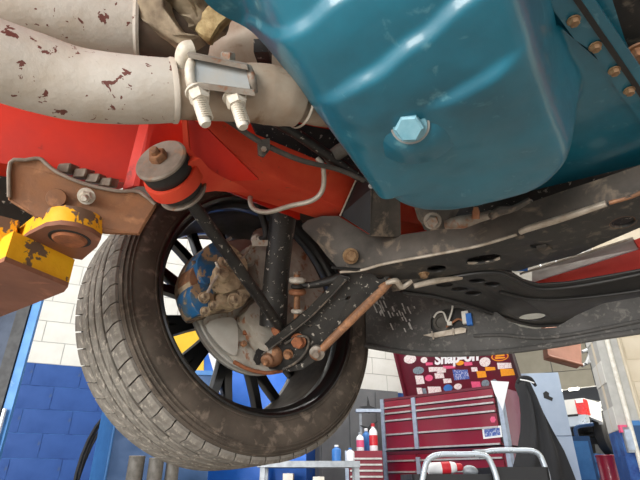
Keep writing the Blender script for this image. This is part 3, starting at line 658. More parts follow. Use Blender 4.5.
# rear-facing web (with the end gusset) as a lofted wall, then the pierced underside
top = [(302, 225), (307, 220.5), (322, 216), (338, 216), (370, 235), (400, 235), (440, 229), (480, 220), (520, 206), (560, 192), (600, 179), (660, 158), (820, 105)]
rid = [(303, 229), (318, 244), (327, 256), (338, 268), (362, 269.5), (386, 263), (440, 253), (480, 245), (519, 233), (560, 218), (606, 203), (660, 185), (820, 134)]
def zpt(x, y): return PZ(x, y, cz)
ridP = [P(303, 229, .90), P(318, 244, .89), P(327, 256, .875), P(338, 268, .86)]+[None]*9
for i in range(13):
    if ridP[i] is None: ridP[i] = zpt(*rid[i])
topP = []
for i in range(13):
    d_ = (ridP[i]-CAM).dot(FWD)
    topP.append(P(top[i][0], top[i][1], d_+.012))
bm = bmesh.new(); NS = 4; rows = []
for i in range(13):
    row = []
    for k in range(NS+1):
        t = k/NS; p = ridP[i].lerp(topP[i], t); bul = math.sin(t*math.pi)*.004; row.append(bm.verts.new(p-FWD*bul))
    rows.append(row)
for a, b in zip(rows, rows[1:]):
    for k in range(NS): bm.faces.new((a[k], b[k], b[k+1], a[k+1]))
geo = bmesh.ops.extrude_face_region(bm, geom=bm.faces[:])
for v in geo['geom']:
    if isinstance(v, bmesh.types.BMVert): v.co += F*.006
XM = ob('crossmember', bm, 'chassis_dusty', CAR)
XM['label'] = 'dusty grey suspension cross-member with pierced underside'
Oc = PZ(500, 240, cz)
und = [(338, 268), (362, 269.5), (386, 263.5), (440, 253.5), (480, 245.5), (519, 233.5), (560, 218.5), (606, 203.5), (660, 185.5), (820, 134.5), (820, 165), (660, 220), (640, 226), (600, 243), (575, 254), (540, 263), (516, 270), (500, 268), (470, 270), (440, 276), (415, 282), (395, 286), (384, 280), (372, 272)]
ob('underside', pixplate(Oc, U, und, [ell(436.5, 267.5, 10, 3.6, -4), [(465, 262), (468, 257), (480, 254.5), (495, 252.5), (501, 254.5), (500, 258.5), (488, 261.5), (470, 263.5)], ell(537, 244.5, 8, 2.6, -2), ell(623, 220.5, 13, 5.2, -12)], .005, .0008, 0), 'chassis_under', XM)
ob('hole_dark_backing', bev(prism([PZ(x, y, cz+.05) for x, y in ((395, 250), (440, 240), (520, 215), (660, 165), (660, 217), (640, 223), (600, 240), (575, 251), (540, 260), (516, 267), (470, 267), (440, 273), (415, 279), (395, 280))], (0, 0, .004)), .001, 1), 'black_chassis', XM)  # dark sheet added above the underside so its holes look dark inside
def rim_ring(cx, cy, rx, ry, rot, r, m_, O=Oc, N=U, par=None, dz=0, arc=None):
    l = ell(cx, cy, rx, ry, rot, 24)
    if arc: l = l[arc[0]:arc[1]]
    pts = [onp(x, y, O, N)-U*dz for x, y in l]
    return ob('hole_rim', tube(pts+([] if arc else [pts[0]]), r, 8, 1), m_, par)
rim_ring(623, 221, 14, 5.6, -12, .0026, 'rusty_steel', par=XM)
rim_ring(537, 245, 8.5, 3, -2, .0018, 'chassis_dusty', par=XM)
ob('hole_rim', tube([PZ(x, y, cz) for x, y in ((466, 263), (478, 263), (492, 261), (501, 257.5))], .0026, 8, 4), 'edge_bright', XM)
ob('hole_tab', bev(prism([PZ(x, y, cz-.002) for x, y in ((536, 246), (546, 244), (552, 247), (546, 254), (541, 251))], (0, 0, -.004)), .001, 1), 'chassis_dusty', XM)
ob('ridge_seam', tube([PZ(x, y, cz-.001) for x, y in ((340, 272), (362, 270), (386, 263.5), (440, 253.5), (480, 245.5), (517, 234.5))], .0026, 8, 4), 'edge_bright', XM)
ob('ridge_seam', tube([PZ(x, y, cz-.002) for x, y in ((520, 232), (530, 228), (560, 219), (606, 203.5))], [.0045, .0052, .0052, .0045], 10, 4), 'edge_bright', XM)
ob('ridge_seam', tube([PZ(x, y, cz-.001) for x, y in ((609, 203), (630, 197), (660, 186), (820, 135))], .003, 8, 4), 'rusty_steel', XM)
ob('seam_knot', lathe(PZ(519, 233, cz+.004), -U, [(0, 0), (.008, 0), (.007, .008), (0, .010)], 10), 'chassis_dusty', XM)
ob('pivot_bolt', hexbolt(P(350.5, 256, .853), CAM-P(350.5, 256, .9)+R*.2, .0105, .009, .0145, .003), 'brass_bolt', XM)
ob('pivot_bolt', hexbolt(PZ(424, 273.5, cz-.002), -U, .007, .006, .010, .002), 'brass_bolt', XM)
# upright bracket on the gusset
bq = [P(340.5, 215, .865), P(358, 175, .84), P(373, 187, .80), P(370.5, 234, .815)]
ob('upright_bracket', bev(prism(bq, FWD*.012), .0012, 1), 'black_gloss', XM)
ob('upright_bracket', bev(prism([P(371, 187, .80), P(400, 190, .83), P(401, 237, .845), P(370, 236, .815)], FWD*.012), .0012, 1), 'chassis_dusty', XM)
ob('bracket_edge', tube([P(340, 216, .862), P(358, 175.5, .837)], .0016, 6, sm=False), 'edge_bright', XM)
ob('bracket_stud', hexbolt(P(371, 186, .80), CAM-P(371, 186, .8), .005, .006), 'zinc', XM)
# engine mount odds and ends between pan and cross-member
MN = ob('engine_mount', bev(lump(subdiv(quadp([(413, 205, .70), (425, 207, .68), (448, 218, .68), (452, 228, .69), (428, 232, .70), (416, 222, .70)], .04), 2), .003, 40), .002, 1), 'chassis_dusty', CAR)
ob('mount_bolt', hexbolt(P(432.5, 220.5, .672), CAM-P(432, 220, .68)-U*.2, .0088, .008, .0125, .003), 'dull_steel', MN)
ob('mount_arm', tube([P(445, 224, .69), P(462, 222, .68), P(478, 218, .67), P(492, 214, .66)], [.008, .010, .007, .006], 12), 'dull_steel', MN)
ob('grease_cap', lathe(P(476, 219, .655), UPC, [(0, 0), (.005, 0), (.005, .010), (.003, .016), (0, .016)], 12), 'copper_wire', MN)
ob('mount_cable', tube([P(490, 217, .65), P(500, 211, .65), P(512, 209, .645), P(530, 200, .64)], [.005, .007, .0045, .004], 10), 'chassis_dusty', MN)
ob('inner_apron', bev(quadp([(395, 180, 1.05), (480, 180, 1.05), (480, 245, 1.05), (395, 245, 1.05)], .01), .002, 1), 'red_paint', CAR)
ob('dark_shroud', bev(quadp([(430, 150, 1.0), (680, 110, .9), (680, 200, .9), (560, 230, .95), (430, 250, 1.0)], .01), .002, 1), 'black_chassis', CAR)

# ---- lower tray with its rows of holes
tz = .330; Ot = PZ(520, 295, tz)
tn = (U+F*.06).normalized()
tray = [(400, 293), (411, 285), (440, 277), (475, 270.5), (500, 270), (512, 274), (524, 281), (539, 285), (569, 283), (605, 277), (660, 267), (820, 236), (820, 272), (660, 306), (640, 309.5), (599, 318.5), (560, 325), (539, 326), (520, 323.5), (498, 316), (475, 309), (445, 299), (422, 295)]
TRAY = ob('splash_tray', pixplate(Ot, tn, tray, [ell(444.5, 285, 9, 2.6, -2), ell(459.5, 289.3, 9, 2.5, -2), ell(473.5, 293.5, 9, 2.6, -2), ell(477, 281, 9, 2.4, -2), ell(492, 284.5, 9, 2.7, -2), ell(532.5, 317.3, 14, 3.8, -5)], .004, .001), 'plastic_black', CAR)
TRAY['label'] = 'black plastic splash tray with a group of oval holes'
ob('tray_dark_backing', bev(prism([onp(x, y, Ot+U*.045, tn) for x, y in ((415, 275), (475, 262), (512, 266), (512, 300), (480, 300), (430, 288))], (0, 0, .004)), .001, 1), 'rubber', TRAY)  # dark panel added over the hole group to make the openings look shaded
def tstrip(pts, r, m_, dz=.002, nm='tray_bead'): return ob(nm, tube([onp(x, y, Ot, tn)-U*dz for x, y in pts], r, 8, 5), m_, TRAY)
tstrip([(402, 291), (440, 297), (475, 307), (500, 316), (522, 322.5), (540, 325), (570, 323), (600, 318), (655, 307), (815, 273)], .0038, 'plastic_black')
tstrip([(414, 285), (440, 278.5), (475, 272.5), (498, 272), (512, 277), (526, 284), (542, 288), (570, 286), (606, 280), (655, 270), (815, 240)], .0034, 'plastic_black')
tstrip([(500, 291), (530, 298), (570, 298), (655, 287), (815, 256)], .003, 'plastic_black')
ob('tray_bracket', bev(lump(subdiv(quadp([(388, 276, .90), (410, 270, .88), (420, 280, .89), (408, 290, .90), (392, 292, .91)], .02), 2), .004, 40), .002, 1), 'chassis_dusty', TRAY)
ob('tray_clip', tube([P(386, 283, .88), P(396, 281, .875), P(402, 287, .88), P(412, 281, .88)], [.004, .006, .005, .004], 10), 'edge_bright', TRAY)
ob('tray_clip', tube([P(414, 286, .88), P(436, 281, .88), P(462, 277.5, .88)], [.005, .0055, .004], 10), 'edge_bright', TRAY)
# ---- radiator support seen in the gap: pale bar over a red bar
vo = P(420, 330, 1.10); vn = (F+U*.10).normalized()
RS = ob('radiator_support', bev(prism([P(528, 284, 1.02), P(650, 246, .93), P(820, 193, .83), P(820, 222, .83), P(650, 272, .93), P(530, 292, 1.02)], F*.03), .003, 2), 'red_paint', CAR)
ob('support_face', bev(prism([P(532, 271, 1.035), P(634, 239, .955), P(640, 248, .955), P(532, 282, 1.035)], F*.01), .002, 1), 'drawer_trim', RS)
ob('support_edge', tube([P(520, 274, 1.02), P(580, 255, .98), P(633, 238, .94)], .0025, 8, sm=False), 'edge_bright', RS)
ob('support_end', bev(prism([P(634, 240, .95), P(655, 232, .94), P(655, 262, .94), P(640, 250, .95)], F*.02), .002, 1), 'red_paint', RS)
ob('wire_clip', bev(obox(P(520, 268, 1.0), RGT*.012, UPC*.006, FWD*.01), .002, 1), 'connector_blue', RS)
# ---- front valance with the lamp opening
val = [(366, 264), (392, 272), (420, 280), (450, 286), (480, 300), (506, 320), (520, 327), (535, 329.5), (556, 328), (576, 316), (600, 305), (660, 294), (820, 262), (820, 302), (660, 329), (600, 338), (560, 345), (520, 350.5), (480, 354), (440, 355), (410, 353.5), (366, 346)]
VAL = ob('front_valance', bev(pixplate(vo, vn, val, [[(430, 319), (434, 313), (444, 309), (458, 307), (466, 309), (469, 317), (468, 326), (452, 330), (434, 333), (430, 328)]], .010, .0012, .5), .001, 1), 'valance_plastic', CAR)
VAL['label'] = 'textured grey-black front valance with a lamp opening'
nv = vn if vn.dot(CAM-vo) > 0 else -vn
def vp(x, y, k=.006): return onp(x, y, vo, vn)+nv*k
ob('lower_lip', tube([vp(x, y, .004) for x, y in ((366, 346), (410, 353), (440, 354.5), (480, 353.5), (520, 350), (560, 344.5), (600, 337.5), (660, 328.5), (818, 302))], .006, 10, 4), 'valance_plastic', VAL)
ob('upper_crease', tube([vp(x, y, .003) for x, y in ((474, 336), (500, 335), (540, 338), (580, 333), (655, 318))], .004, 8, 4), 'valance_plastic', VAL)
ob('lamp_recess', bev(prism([vp(x, y, -.01) for x, y in ((424, 336), (426, 308), (446, 302), (474, 303), (474, 330))], -nv*.01+F*.05), .003, 1), 'rubber', VAL)
ob('lamp_socket', lathe(vp(441, 322, -.012), nv, [(0, 0), (.020, 0), (.020, .006), (.014, .007), (.013, .003), (0, .003)], 24), 'hose_gray', VAL)
ob('lamp_wire', tube([vp(x, y, .004) for x, y in ((434, 318), (438, 313), (444, 313), (448, 322), (452, 312), (453, 306))], .0022, 8, 5), 'white_plastic', VAL)
ob('lamp_wire', tube([vp(x, y, .0) for x, y in ((446, 327), (452, 323), (458, 319), (464, 321))], .0025, 8, 5), 'copper_wire', VAL)
ob('wire_connector', bev(obox(vp(466, 318, .004), R*.007, U*.014, F*.005), .001, 1), 'white_plastic', VAL)
ob('wire_connector', bev(obox(vp(470, 320, .007), R*.006, U*.013, F*.005), .001, 1), 'connector_blue', VAL)
ob('wire_connector', bev(obox(vp(450, 324, .002), R*.005, U*.004, F*.004), .001, 1), 'white_plastic', VAL)
ob('lamp_bracket', bev(prism([vp(x, y, .008) for x, y in ((424, 335.5), (436, 333), (462, 328), (467, 329), (466, 333), (436, 338))], -nv*.006), .001, 1), 'edge_bright', VAL)
ob('bracket_pin', tube([vp(433, 332, .01), vp(435, 340, .012)], .002, 8, sm=False), 'edge_bright', VAL)
ob('bracket_pin', tube([vp(454, 329, .01), vp(455, 336, .012)], .002, 8, sm=False), 'edge_bright', VAL)
rs = random.Random(3)
for k in range(46):
    x, y = rs.choice(((378, 300), (383, 310), (396, 313), (411, 322), (375, 292), (408, 316)))
    x += rs.gauss(0, 4); y += rs.gauss(0, 6)
    if x < 371: continue
    l_ = rs.uniform(1.0, 3.6)
    ob('scuff', prism([vp(x-l_*.5, y-l_, .0052), vp(x-l_*.5+1.3, y-l_, .0052), vp(x+l_*.5+.9, y+l_, .0052), vp(x+l_*.5-.4, y+l_, .0052)], nv*.0004), 'scuff_white', VAL)
# ---- body above everything: floor pan and inner fender keep the sky out
BD = ob('underbody', bev(hexa([car(a, b, z) for z in (.60, .66) for a, b in ((-1.2, -.78), (1.35, -.78), (1.35, .9), (-1.2, .9))]), .02, 2), 'red_paint', CAR)
ob('sill_panel', bev(quadp([(-500, 120, .50), (8, 153, .64), (14, 180, .65), (44, 205, .69), (40, 235, .70), (-500, 215, .54)], .03), .004, 2), 'black_chassis', CAR)

# ================================================================== lift arm under the rail
LA = thing('car_lift', P(20, 300, .62), 'worn yellow lift arm holding a rusty cradle plate under the red rail', 'car lift')
uz, bz = .271, .227
ton = [(12, 247), (28, 235), (45, 226.5), (60, 224.5), (76, 226.5), (92, 232.5), (101, 239), (97, 247), (82, 260), (46, 254)]
T_ = ob('arm_tongue', bev(prism([PZ(x, y, uz+.003) for x, y in ton], (0, 0, .027)), .0025, 2), 'yellow_worn', LA)
ob('tongue_underside', bev(prism([PZ(x, y, uz) for x, y in ton], (0, 0, .006)), .0015, 1), 'rusty_brown', LA)
ob('pad_pin', lathe(PZ(70, 238, uz+.002), -U, [(.0235, -.002), (.0235, .0), (.0205, .0005), (.0205, .0025), (.018, .005), (0, .006)], 32), 'rust_orange', LA)
ob('pin_ring', lathe(PZ(70, 238, uz+.001), -U, [(.021, 0), (.021, .0016), (.0245, .0016), (.0245, 0)], 32), 'rubber', LA)
def arm_poly(z):
    n0, n1, n2 = PZ(4, 261, z), PZ(68, 287, z), PZ(64, 292, z); d_ = (PZ(-90, 352, z)-n2).normalized()
    return [n0, n1, n2, n2+d_*1.25, n0+d_*1.2]
ob('arm_tube', bev(prism(arm_poly(bz+.004), (0, 0, .040)), .0025, 2), 'yellow_worn', LA)
ob('arm_underside', bev(prism(arm_poly(bz), (0, 0, .006)), .001, 1), 'rusty_brown', LA)
ob('arm_cheek', bev(prism([PZ(x, y, uz-.004) for x, y in ((-50, 268), (2, 268), (13, 254), (12, 243), (-50, 228))], (0, 0, .032)), .003, 2), 'yellow_worn', LA)
co = P(84, 190, .610); cn = (P(134, 184, .675)-P(-70, 152, .59)).cross(U).normalized(); cn = ((cn if cn.dot(CAM-co) > 0 else -cn)-U*.30).normalized()
cr_ = [(11, 163), (26, 160), (40, 158.5), (47, 164), (56, 171), (70, 178), (86, 184), (102, 188), (120, 191), (137, 191), (147, 197), (155, 205), (147, 219), (139, 232), (105, 231), (60, 222), (35, 214.5), (10, 199)]
CR = ob('cradle_plate', bev(pixplate(co, cn, cr_, [], .014, 0, .5), .0025, 2), 'rusty_steel', LA)
ccn = cn if cn.dot(CAM-co) > 0 else -cn
ob('plate_edge', tube([onp(x, y, co, cn)+ccn*.0045 for x, y in ((10, 198), (11, 164), (26, 161), (40, 159.5), (47, 165), (56, 172), (70, 179), (86, 185), (102, 189), (120, 192), (137, 192), (147, 198), (155, 205))], .0024, 8, 3), 'plate_edge', CR)
b_ = onp(87, 197, co, cn)+ccn*.006
ob('cradle_bolt', hexbolt(b_, (ccn-U*.5), .0075, .007, .0108, .003, .012), 'white_bolt', CR)
ob('cradle_plug', lathe(onp(57, 199, co, cn)+ccn*.005, ccn, [(0, 0), (.012, 0), (.011, .003), (0, .0035)], 24), 'rusty_steel', CR)
for x, y in ((66, 165), (82, 170), (95, 175), (108, 179)):
    ob('rubber_tooth', bev(lump(subdiv(obox(onp(x, y, co, cn)-ccn*.02, RGT*.0085, UPC*.006-RGT*-.002, FWD*.012), 1), .0015, 60), .0015, 1), 'plate_edge', CR)

# ================================================================== workshop behind, left side
def post_box(O, u, v, a0, a1, b0, b1, z0, z1, bvl=.006): return bev(fbox(O, u, v, a0, a1, b0, b1, z0, z1), bvl, 2)
X1, Y1 = Vector((1, 0, 0)), Vector((0, 1, 0))
q = PY(28, 350, 2.35); O_ = Vector((q.x, q.y, 0))
LP = thing('lift_post', O_, 'tall blue steel lift post at the left edge of the picture', 'lift post')
ob('post_flange', post_box(O_, X1, Y1, -.042, 0, 0, .02, 0, 3.4), 'lift_blue', LP)
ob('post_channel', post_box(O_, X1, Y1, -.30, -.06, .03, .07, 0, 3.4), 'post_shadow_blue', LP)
ob('post_rail', post_box(O_, X1, Y1, -.105, -.044, -.01, .05, 0, 3.4), 'black_plastic', LP)
ob('post_flange', post_box(O_, X1, Y1, -.34, -.28, 0, .10, 0, 3.4), 'lift_blue', LP)
ob('base_plate', post_box(O_, X1, Y1, -.42, .08, -.1, .36, 0.0, .03), 'lift_blue_dark', LP)
ob('latch_rod', tube([O_+Vector((-.02, -.02, .05)), O_+Vector((-.02, -.02, .5)), O_+Vector((-.02, -.02, 1.05))], .009, 10), 'chrome_tube', LP)

q = PY(112, 440, 3.3); O_ = Vector((q.x, q.y, 0)); pu, pv = v2(83), v2(-38)
ztop = zat(372, 3.3)
LC_ = thing('lift_column', O_, 'light blue sheet-steel lift column behind the tire', 'lift column')
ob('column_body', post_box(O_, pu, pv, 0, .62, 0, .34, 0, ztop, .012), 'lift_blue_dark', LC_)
ob('column_lit_side', post_box(O_-pu*.006, pu, pv, 0, .005, .008, .33, .05, ztop-.02, .002), 'lift_blue', LC_)  # thin lighter blue sheet paints this face as lit, the body blue as shaded
ob('column_edge', tube([O_+U*.02, O_+U*(ztop-.02)], .008, 10, sm=False), 'lift_blue', LC_)
ob('column_cap', post_box(O_, pu, pv, -.02, .64, -.02, .36, ztop-.01, ztop+.02), 'lift_blue', LC_)
PG = 'upright steel pipes in front of the blue column'
for i, (x, y, Y, r, lb) in enumerate(((137.5, 456, 2.9, .043, 'leftmost of the upright grey steel pipes below the tire'), (157, 458, 2.92, .04, 'middle one of the upright grey steel pipes below the tire'), (173, 463, 2.98, .036, 'rightmost of the upright grey steel pipes below the tire'))):
    c = PY(x, y, Y); z = c.z; c.z = 0
    t = thing('steel_pipe', c, lb, 'pipe', PG)
    ob('pipe_wall', lathe(c, U, [(r*.8, .0), (r, 0), (r, z), (r*.82, z), (r*.8, z-.01), (r*.8, 0)], 24), 'hose_gray', t)
    ob('pipe_rim', lathe(c+U*(z-.004), U, [(r, 0), (r*1.06, .002), (r, .004)], 24), 'dull_steel', t)
# coiled hose hung on the blue wall
hc = PY(112, 492, 3.9)
pts = []
for k in range(3*16+1):
    a = 2*math.pi*k/16; rr_ = .30+.02*math.sin(k*.7); pts.append(hc+WU*(math.cos(a)*rr_*.85)+U*(math.sin(a)*rr_*1.9)+WN*(.02+.012*(k/16)))
HS = tag(ob('air_hose', tube(pts, .011, 8, 2), 'black_plastic'), 'black coiled hose hanging on the blue block wall', 'hose')
# blue and yellow banner
so = PY(230, 420, 4.1); sn = Vector((-.05, -1, 0)).normalized()
def spx(x, y): return onp(x, y, so, sn)
SG = thing('banner_stand', spx(230, 480)-U*.7, 'bright blue and yellow banner behind the spokes of the wheel', 'banner')
def rectp(x0, y0, x1, y1, th, k, fn_=spx, n_=sn): return prism([fn_(x0, y0)+n_*k, fn_(x1, y0)+n_*k, fn_(x1, y1)+n_*k, fn_(x0, y1)+n_*k], -n_*th)
ob('blue_panel', bev(rectp(172, 338, 306, 560, .03, 0), .003, 1), 'sign_blue', SG)
ob('yellow_panel', bev(rectp(160, 318, 204, 372, .012, .012), .002, 1), 'sign_yellow', SG)
ob('white_stripe', bev(prism([spx(x, y)+sn*.012 for x, y in ((204, 338), (214, 338), (236, 420), (228, 420))], -sn*.01), .001, 1), 'sign_white', SG)
ob('lettering', text_bm('Fi', spx(190, 484)+sn*.016, X1, U, .20, .002, .002), 'sign_white', SG)
ob('foot', post_box(Vector((spx(230, 480).x, spx(230, 480).y, 0)), X1, Y1, -.4, .4, -.04, .2, 0, .05), 'black_plastic', SG)
ob('stand_pole', tube([Vector((spx(250, 480).x, spx(250, 480).y+.06, .04)), Vector((spx(250, 480).x, spx(250, 480).y+.06, 1.4))], .02, 10, sm=False), 'silver_post', SG)
# workbench with clutter
q = PY(300, 464, 3.7); O_ = Vector((q.x, q.y, 0)); zb = q.z
WB = thing('workbench', O_, 'low steel workbench crowded with boxes below the tire', 'workbench')
ob('bench_top', post_box(O_, X1, Y1, -.30, .42, 0, .3, zb-.02, zb+.02, .004), 'can_gray', WB)
ob('shelf', post_box(O_, X1, Y1, -.30, .42, .02, .28, .50, .53, .004), 'can_gray', WB)
for a, b in ((-.28, .02), (.38, .02), (-.28, .25), (.38, .25)): ob('leg', post_box(O_, X1, Y1, a, a+.035, b, b+.035, 0, zb-.02, .003), 'can_gray', WB)
for a, wd, h, m_, lb in ((-.24, .10, .22, 'cardboard', 'tan carton on the workbench shelf, nearest the blue banner'), (-.12, .07, .27, 'paper_white', 'tall white carton beside the tan carton under the workbench'), (-.03, .10, .20, 'brown_board', 'brown box on the workbench shelf between pale cartons'), (.09, .08, .25, 'paper_white', 'squat white carton right of the brown box under the workbench'), (.19, .12, .18, 'cardboard', 'rightmost tan carton on the workbench shelf')):
    t = thing('carton', O_+X1*(a+wd/2)+Y1*.1+U*.53, lb, 'box', 'cartons under the workbench')
    ob('box_body', post_box(O_, X1, Y1, a, a+wd, .04, .24, .53, .53+h, .003), m_, t)
    ob('tape', post_box(O_, X1, Y1, a+wd*.4, a+wd*.6, .037, .24, .53+h*.6, .53+h+.002, .001), 'paper_white', t)
def bottle(O, r, h, mb, mc, label, mband=None, group=None, cat='bottle'):
    t = thing('bottle' if cat == 'bottle' else 'spray_can', O, label, cat, group)
    ob('body', lathe(O, U, [(0, 0), (r*.94, 0), (r, .006), (r, h*.68), (r*.85, h*.76), (r*.38, h*.84), (r*.36, h*.9), (0, h*.9)], 20), mb, t)
    if mband: ob('label_band', lathe(O, U, [(r*1.015, h*.2), (r*1.02, h*.22), (r*1.02, h*.55), (r*1.015, h*.57)], 20), mband, t)
    ob('cap', lathe(O+U*h*.88, U, [(0, 0), (r*.45, 0), (r*.45, h*.1), (r*.35, h*.12), (0, h*.12)], 14), mc, t)
    return t
for a, r, h, m1, m2, lb in ((.26, .034, .11, 'bottle_blue', 'sign_white', 'blue bottle standing on the workbench'), (.36, .03, .09, 'sign_white', 'bottle_blue', 'white bottle on the workbench beside the blue one')):
    bottle(O_+X1*a+Y1*.12+U*(zb+.02), r, h, m1, m2, lb, None, 'bottles on the workbench')
# grey locker against the back wall and its shelf
ga = (PY(362, 420, 5.55)-WO).dot(WU)
GP = thing('wall_cabinet', WO+WU*ga+WN*.1, 'grey metal cabinet against the white block wall left of the tool chest', 'cabinet')
gz = zat(386, 5.6)
gO = WO+WU*ga+WN*.12
ob('cabinet_body', post_box(gO, WU, -WN, -.42, .62, 0, .11, .0, gz, .006), 'gray_panel', GP)
ob('cabinet_door', post_box(gO, WU, -WN, -.40, -.07, -.012, 0, .05, gz-.03, .004), 'gray_panel', GP)
ob('cabinet_door', post_box(gO, WU, -WN, -.05, .28, -.012, 0, .05, gz-.03, .004), 'gray_panel', GP)
ob('cabinet_door', post_box(gO, WU, -WN, .30, .60, -.012, 0, .05, gz-.03, .004), 'gray_panel', GP)

# ================================================================== tool chest
q = PY(505, 430, 4.6); TQ = Vector((q.x, q.y, 0)); tu, tv = v2(-47), v2(43)
yq = TQ.y; zt = zat(386, yq); zs = zat(446, yq); TW, TDp = 1.33, .56
CH = thing('tool_chest', TQ+U*zs, 'dark red top tool chest with open sticker-covered lid', 'tool chest')
ob('chest_body', post_box(TQ, tu, tv, 0, TW, .012, TDp, zs+.012, zt, .006), 'tool_red', CH)
ob('chest_inside', post_box(TQ, tu, tv, .02, TW-.02, .006, .02, zs+.02, zt-.02, .002), 'tool_dark', CH)
ob('corner_post', post_box(TQ, tu, tv, TW-.03, TW+.015, -.02, .05, zs, zt+.012, .004), 'silver_post', CH)
ob('corner_post', post_box(TQ, tu, tv, -.02, .02, -.02, .05, zs, zt+.012, .004), 'silver_post', CH)
ob('paper_tag', bev(prism([TQ+tu*a-tv*.024+U*z for a, z in ((-.12, zt+.02), (.05, zt+.05), (.03, zt-.07), (-.02, zt-.22))], -tv*.003), .001, 1), 'sign_white', CH)
ob('divider_post', post_box(TQ, tu, tv, .90, .945, -.022, .02, zs+.01, zt-.012, .004), 'silver_post', CH)
ob('chest_rim', post_box(TQ, tu, tv, -.01, TW+.01, -.012, .03, zt-.012, zt+.012, .003), 'tool_maroon', CH)
def drawers(par, ys, a0, a1, trimside=.0):
    zz = [zat(y, yq) for y in ys]
    for za, zb_ in zip(zz, zz[1:]):
        d_ = ob('drawer', post_box(TQ, tu, tv, a0, a1, -.012, .012, zb_+.004, za-.004, .003), 'tool_red', par)
        ob('drawer_pull', post_box(TQ, tu, tv, a0+.005, a1-.005, -.034, -.008, zb_+.004, zb_+.019, .004), 'drawer_trim', d_)
drawers(CH, [387.5, 397, 403.5, 412, 428, 445], .05, .895)
drawers(CH, [387.5, 397, 403.5, 412, 428, 445], .95, 1.295)
# lid, hinged at the back and leaning forward
h0 = TQ+tv*(TDp+.0)+U*(zt+.005); lv = (U*.95-tv*.31).normalized(); ln = tu.cross(lv).normalized(); ln = ln if ln.dot(-tv) > 0 else -ln
LH = .82
def lidp(a, h, k=0): return h0+tu*a+lv*h+ln*k
LID = ob('chest_lid', bev(hexa([lidp(-.0, 0, -.03), lidp(TW, 0, -.03), lidp(TW, LH, -.03), lidp(0, LH, -.03), lidp(0, 0), lidp(TW, 0), lidp(TW, LH), lidp(0, LH)]), .004, 1), 'tool_maroon', CH)
ob('lid_edge', bev(hexa([lidp(-.03, 0, -.03), lidp(0, 0, -.03), lidp(0, LH, -.03), lidp(-.03, LH, -.03), lidp(-.03, 0, .05), lidp(0, 0, .05), lidp(0, LH, .05), lidp(-.03, LH, .05)]), .003, 1), 'tool_dark', LID)
ob('lid_edge', bev(hexa([lidp(TW, 0, -.03), lidp(TW+.03, 0, -.03), lidp(TW+.03, LH, -.03), lidp(TW, LH, -.03), lidp(TW, 0, .05), lidp(TW+.03, 0, .05), lidp(TW+.03, LH, .05), lidp(TW, LH, .05)]), .003, 1), 'tool_maroon', LID)
def lpx(x, y): return onp(x, y, h0, ln)
def sticker(pts, m_, k=.002, nm='sticker'): return ob(nm, prism([lpx(x, y)+ln*k for x, y in pts], -ln*.0018), m_, LID, smooth=False)
def srect(cx, cy, w_, h_, m_, sl=-.10, k=.002): return sticker([(cx-w_/2, cy-h_/2-sl*-w_/2), (cx+w_/2, cy-h_/2+sl*w_/2), (cx+w_/2+h_*.22, cy+h_/2+sl*w_/2), (cx-w_/2+h_*.22, cy+h_/2-sl*w_/2)], m_, k)
def soval(cx, cy, rx, ry, m_, k=.002): return sticker(ell(cx, cy, rx, ry, -6, 14), m_, k)
def lettering(s, x, y, px_h, m_='sign_white', bold=.006, shear=.25, nm='lettering'):
    p = lpx(x, y); d_ = (lpx(x+10, y-1.1)-p).normalized(); hgt = (lpx(x, y-px_h/2)-lpx(x, y+px_h/2)).length*1.25
    return ob(nm, text_bm(s, p+ln*.003, d_, lv, hgt, .0008, bold*hgt*2, shear), m_, LID, smooth=False)
lettering('Snap-on', 434, 360, 11.5, bold=.02)
srect(437, 369.5, 17, 3.2, 'sticker_white')
soval(500, 356.5, 8.8, 4.6, 'sticker_orange'); soval(500, 356.5, 7.6, 3.7, 'tool_red', .003); srect(500, 355.5, 9, 1.3, 'sticker_orange', -.10, .004); srect(500, 358, 10, 1.3, 'sticker_orange', -.10, .004)
for a in ((410, 359, 6.2, 4.6, 'sticker_white'), (485, 362, 5.6, 4.8, 'sticker_white'), (418.5, 370.5, 5.6, 3.8, 'sticker_gray'), (460, 363, 4, 2.4, 'sticker_orange'), (429, 378, 4, 3.2, 'sticker_pink'), (485.5, 383.5, 4, 3.8, 'sticker_gray'), (494.5, 383, 3, 4, 'sticker_gray'), (448, 388, 4.6, 3.6, 'bottle_blue'), (424, 360, 3.4, 3, 'sticker_white'), (458, 386.5, 4, 3, 'sticker_white')): soval(*a)
for a in ((504, 366, 14, 5, 'sticker_white'), (508, 372.5, 16, 6, 'sticker_orange'), (460, 375, 15, 9, 'sticker_blue'), (481, 374.5, 9, 6, 'sticker_orange'), (475.5, 385, 9, 6, 'sticker_pink'), (434, 390.5, 13, 6.5, 'sticker_white'), (419, 380, 8, 8, 'sticker_white'), (449, 367.5, 12, 2.2, 'sticker_pink'), (490, 369, 10, 3, 'sticker_orange'), (468, 364, 8, 3, 'sticker_pink'), (439, 376, 9, 4.5, 'sticker_white'), (447, 381, 8, 4, 'sticker_white'), (419, 391, 5, 6, 'sticker_white'), (424, 391, 3.5, 5, 'sticker_gray'), (441, 371.5, 9, 2.5, 'sticker_white'), (429, 364, 7, 2.5, 'sticker_pink'), (474, 369.5, 6, 4, 'sticker_white')): srect(*a)
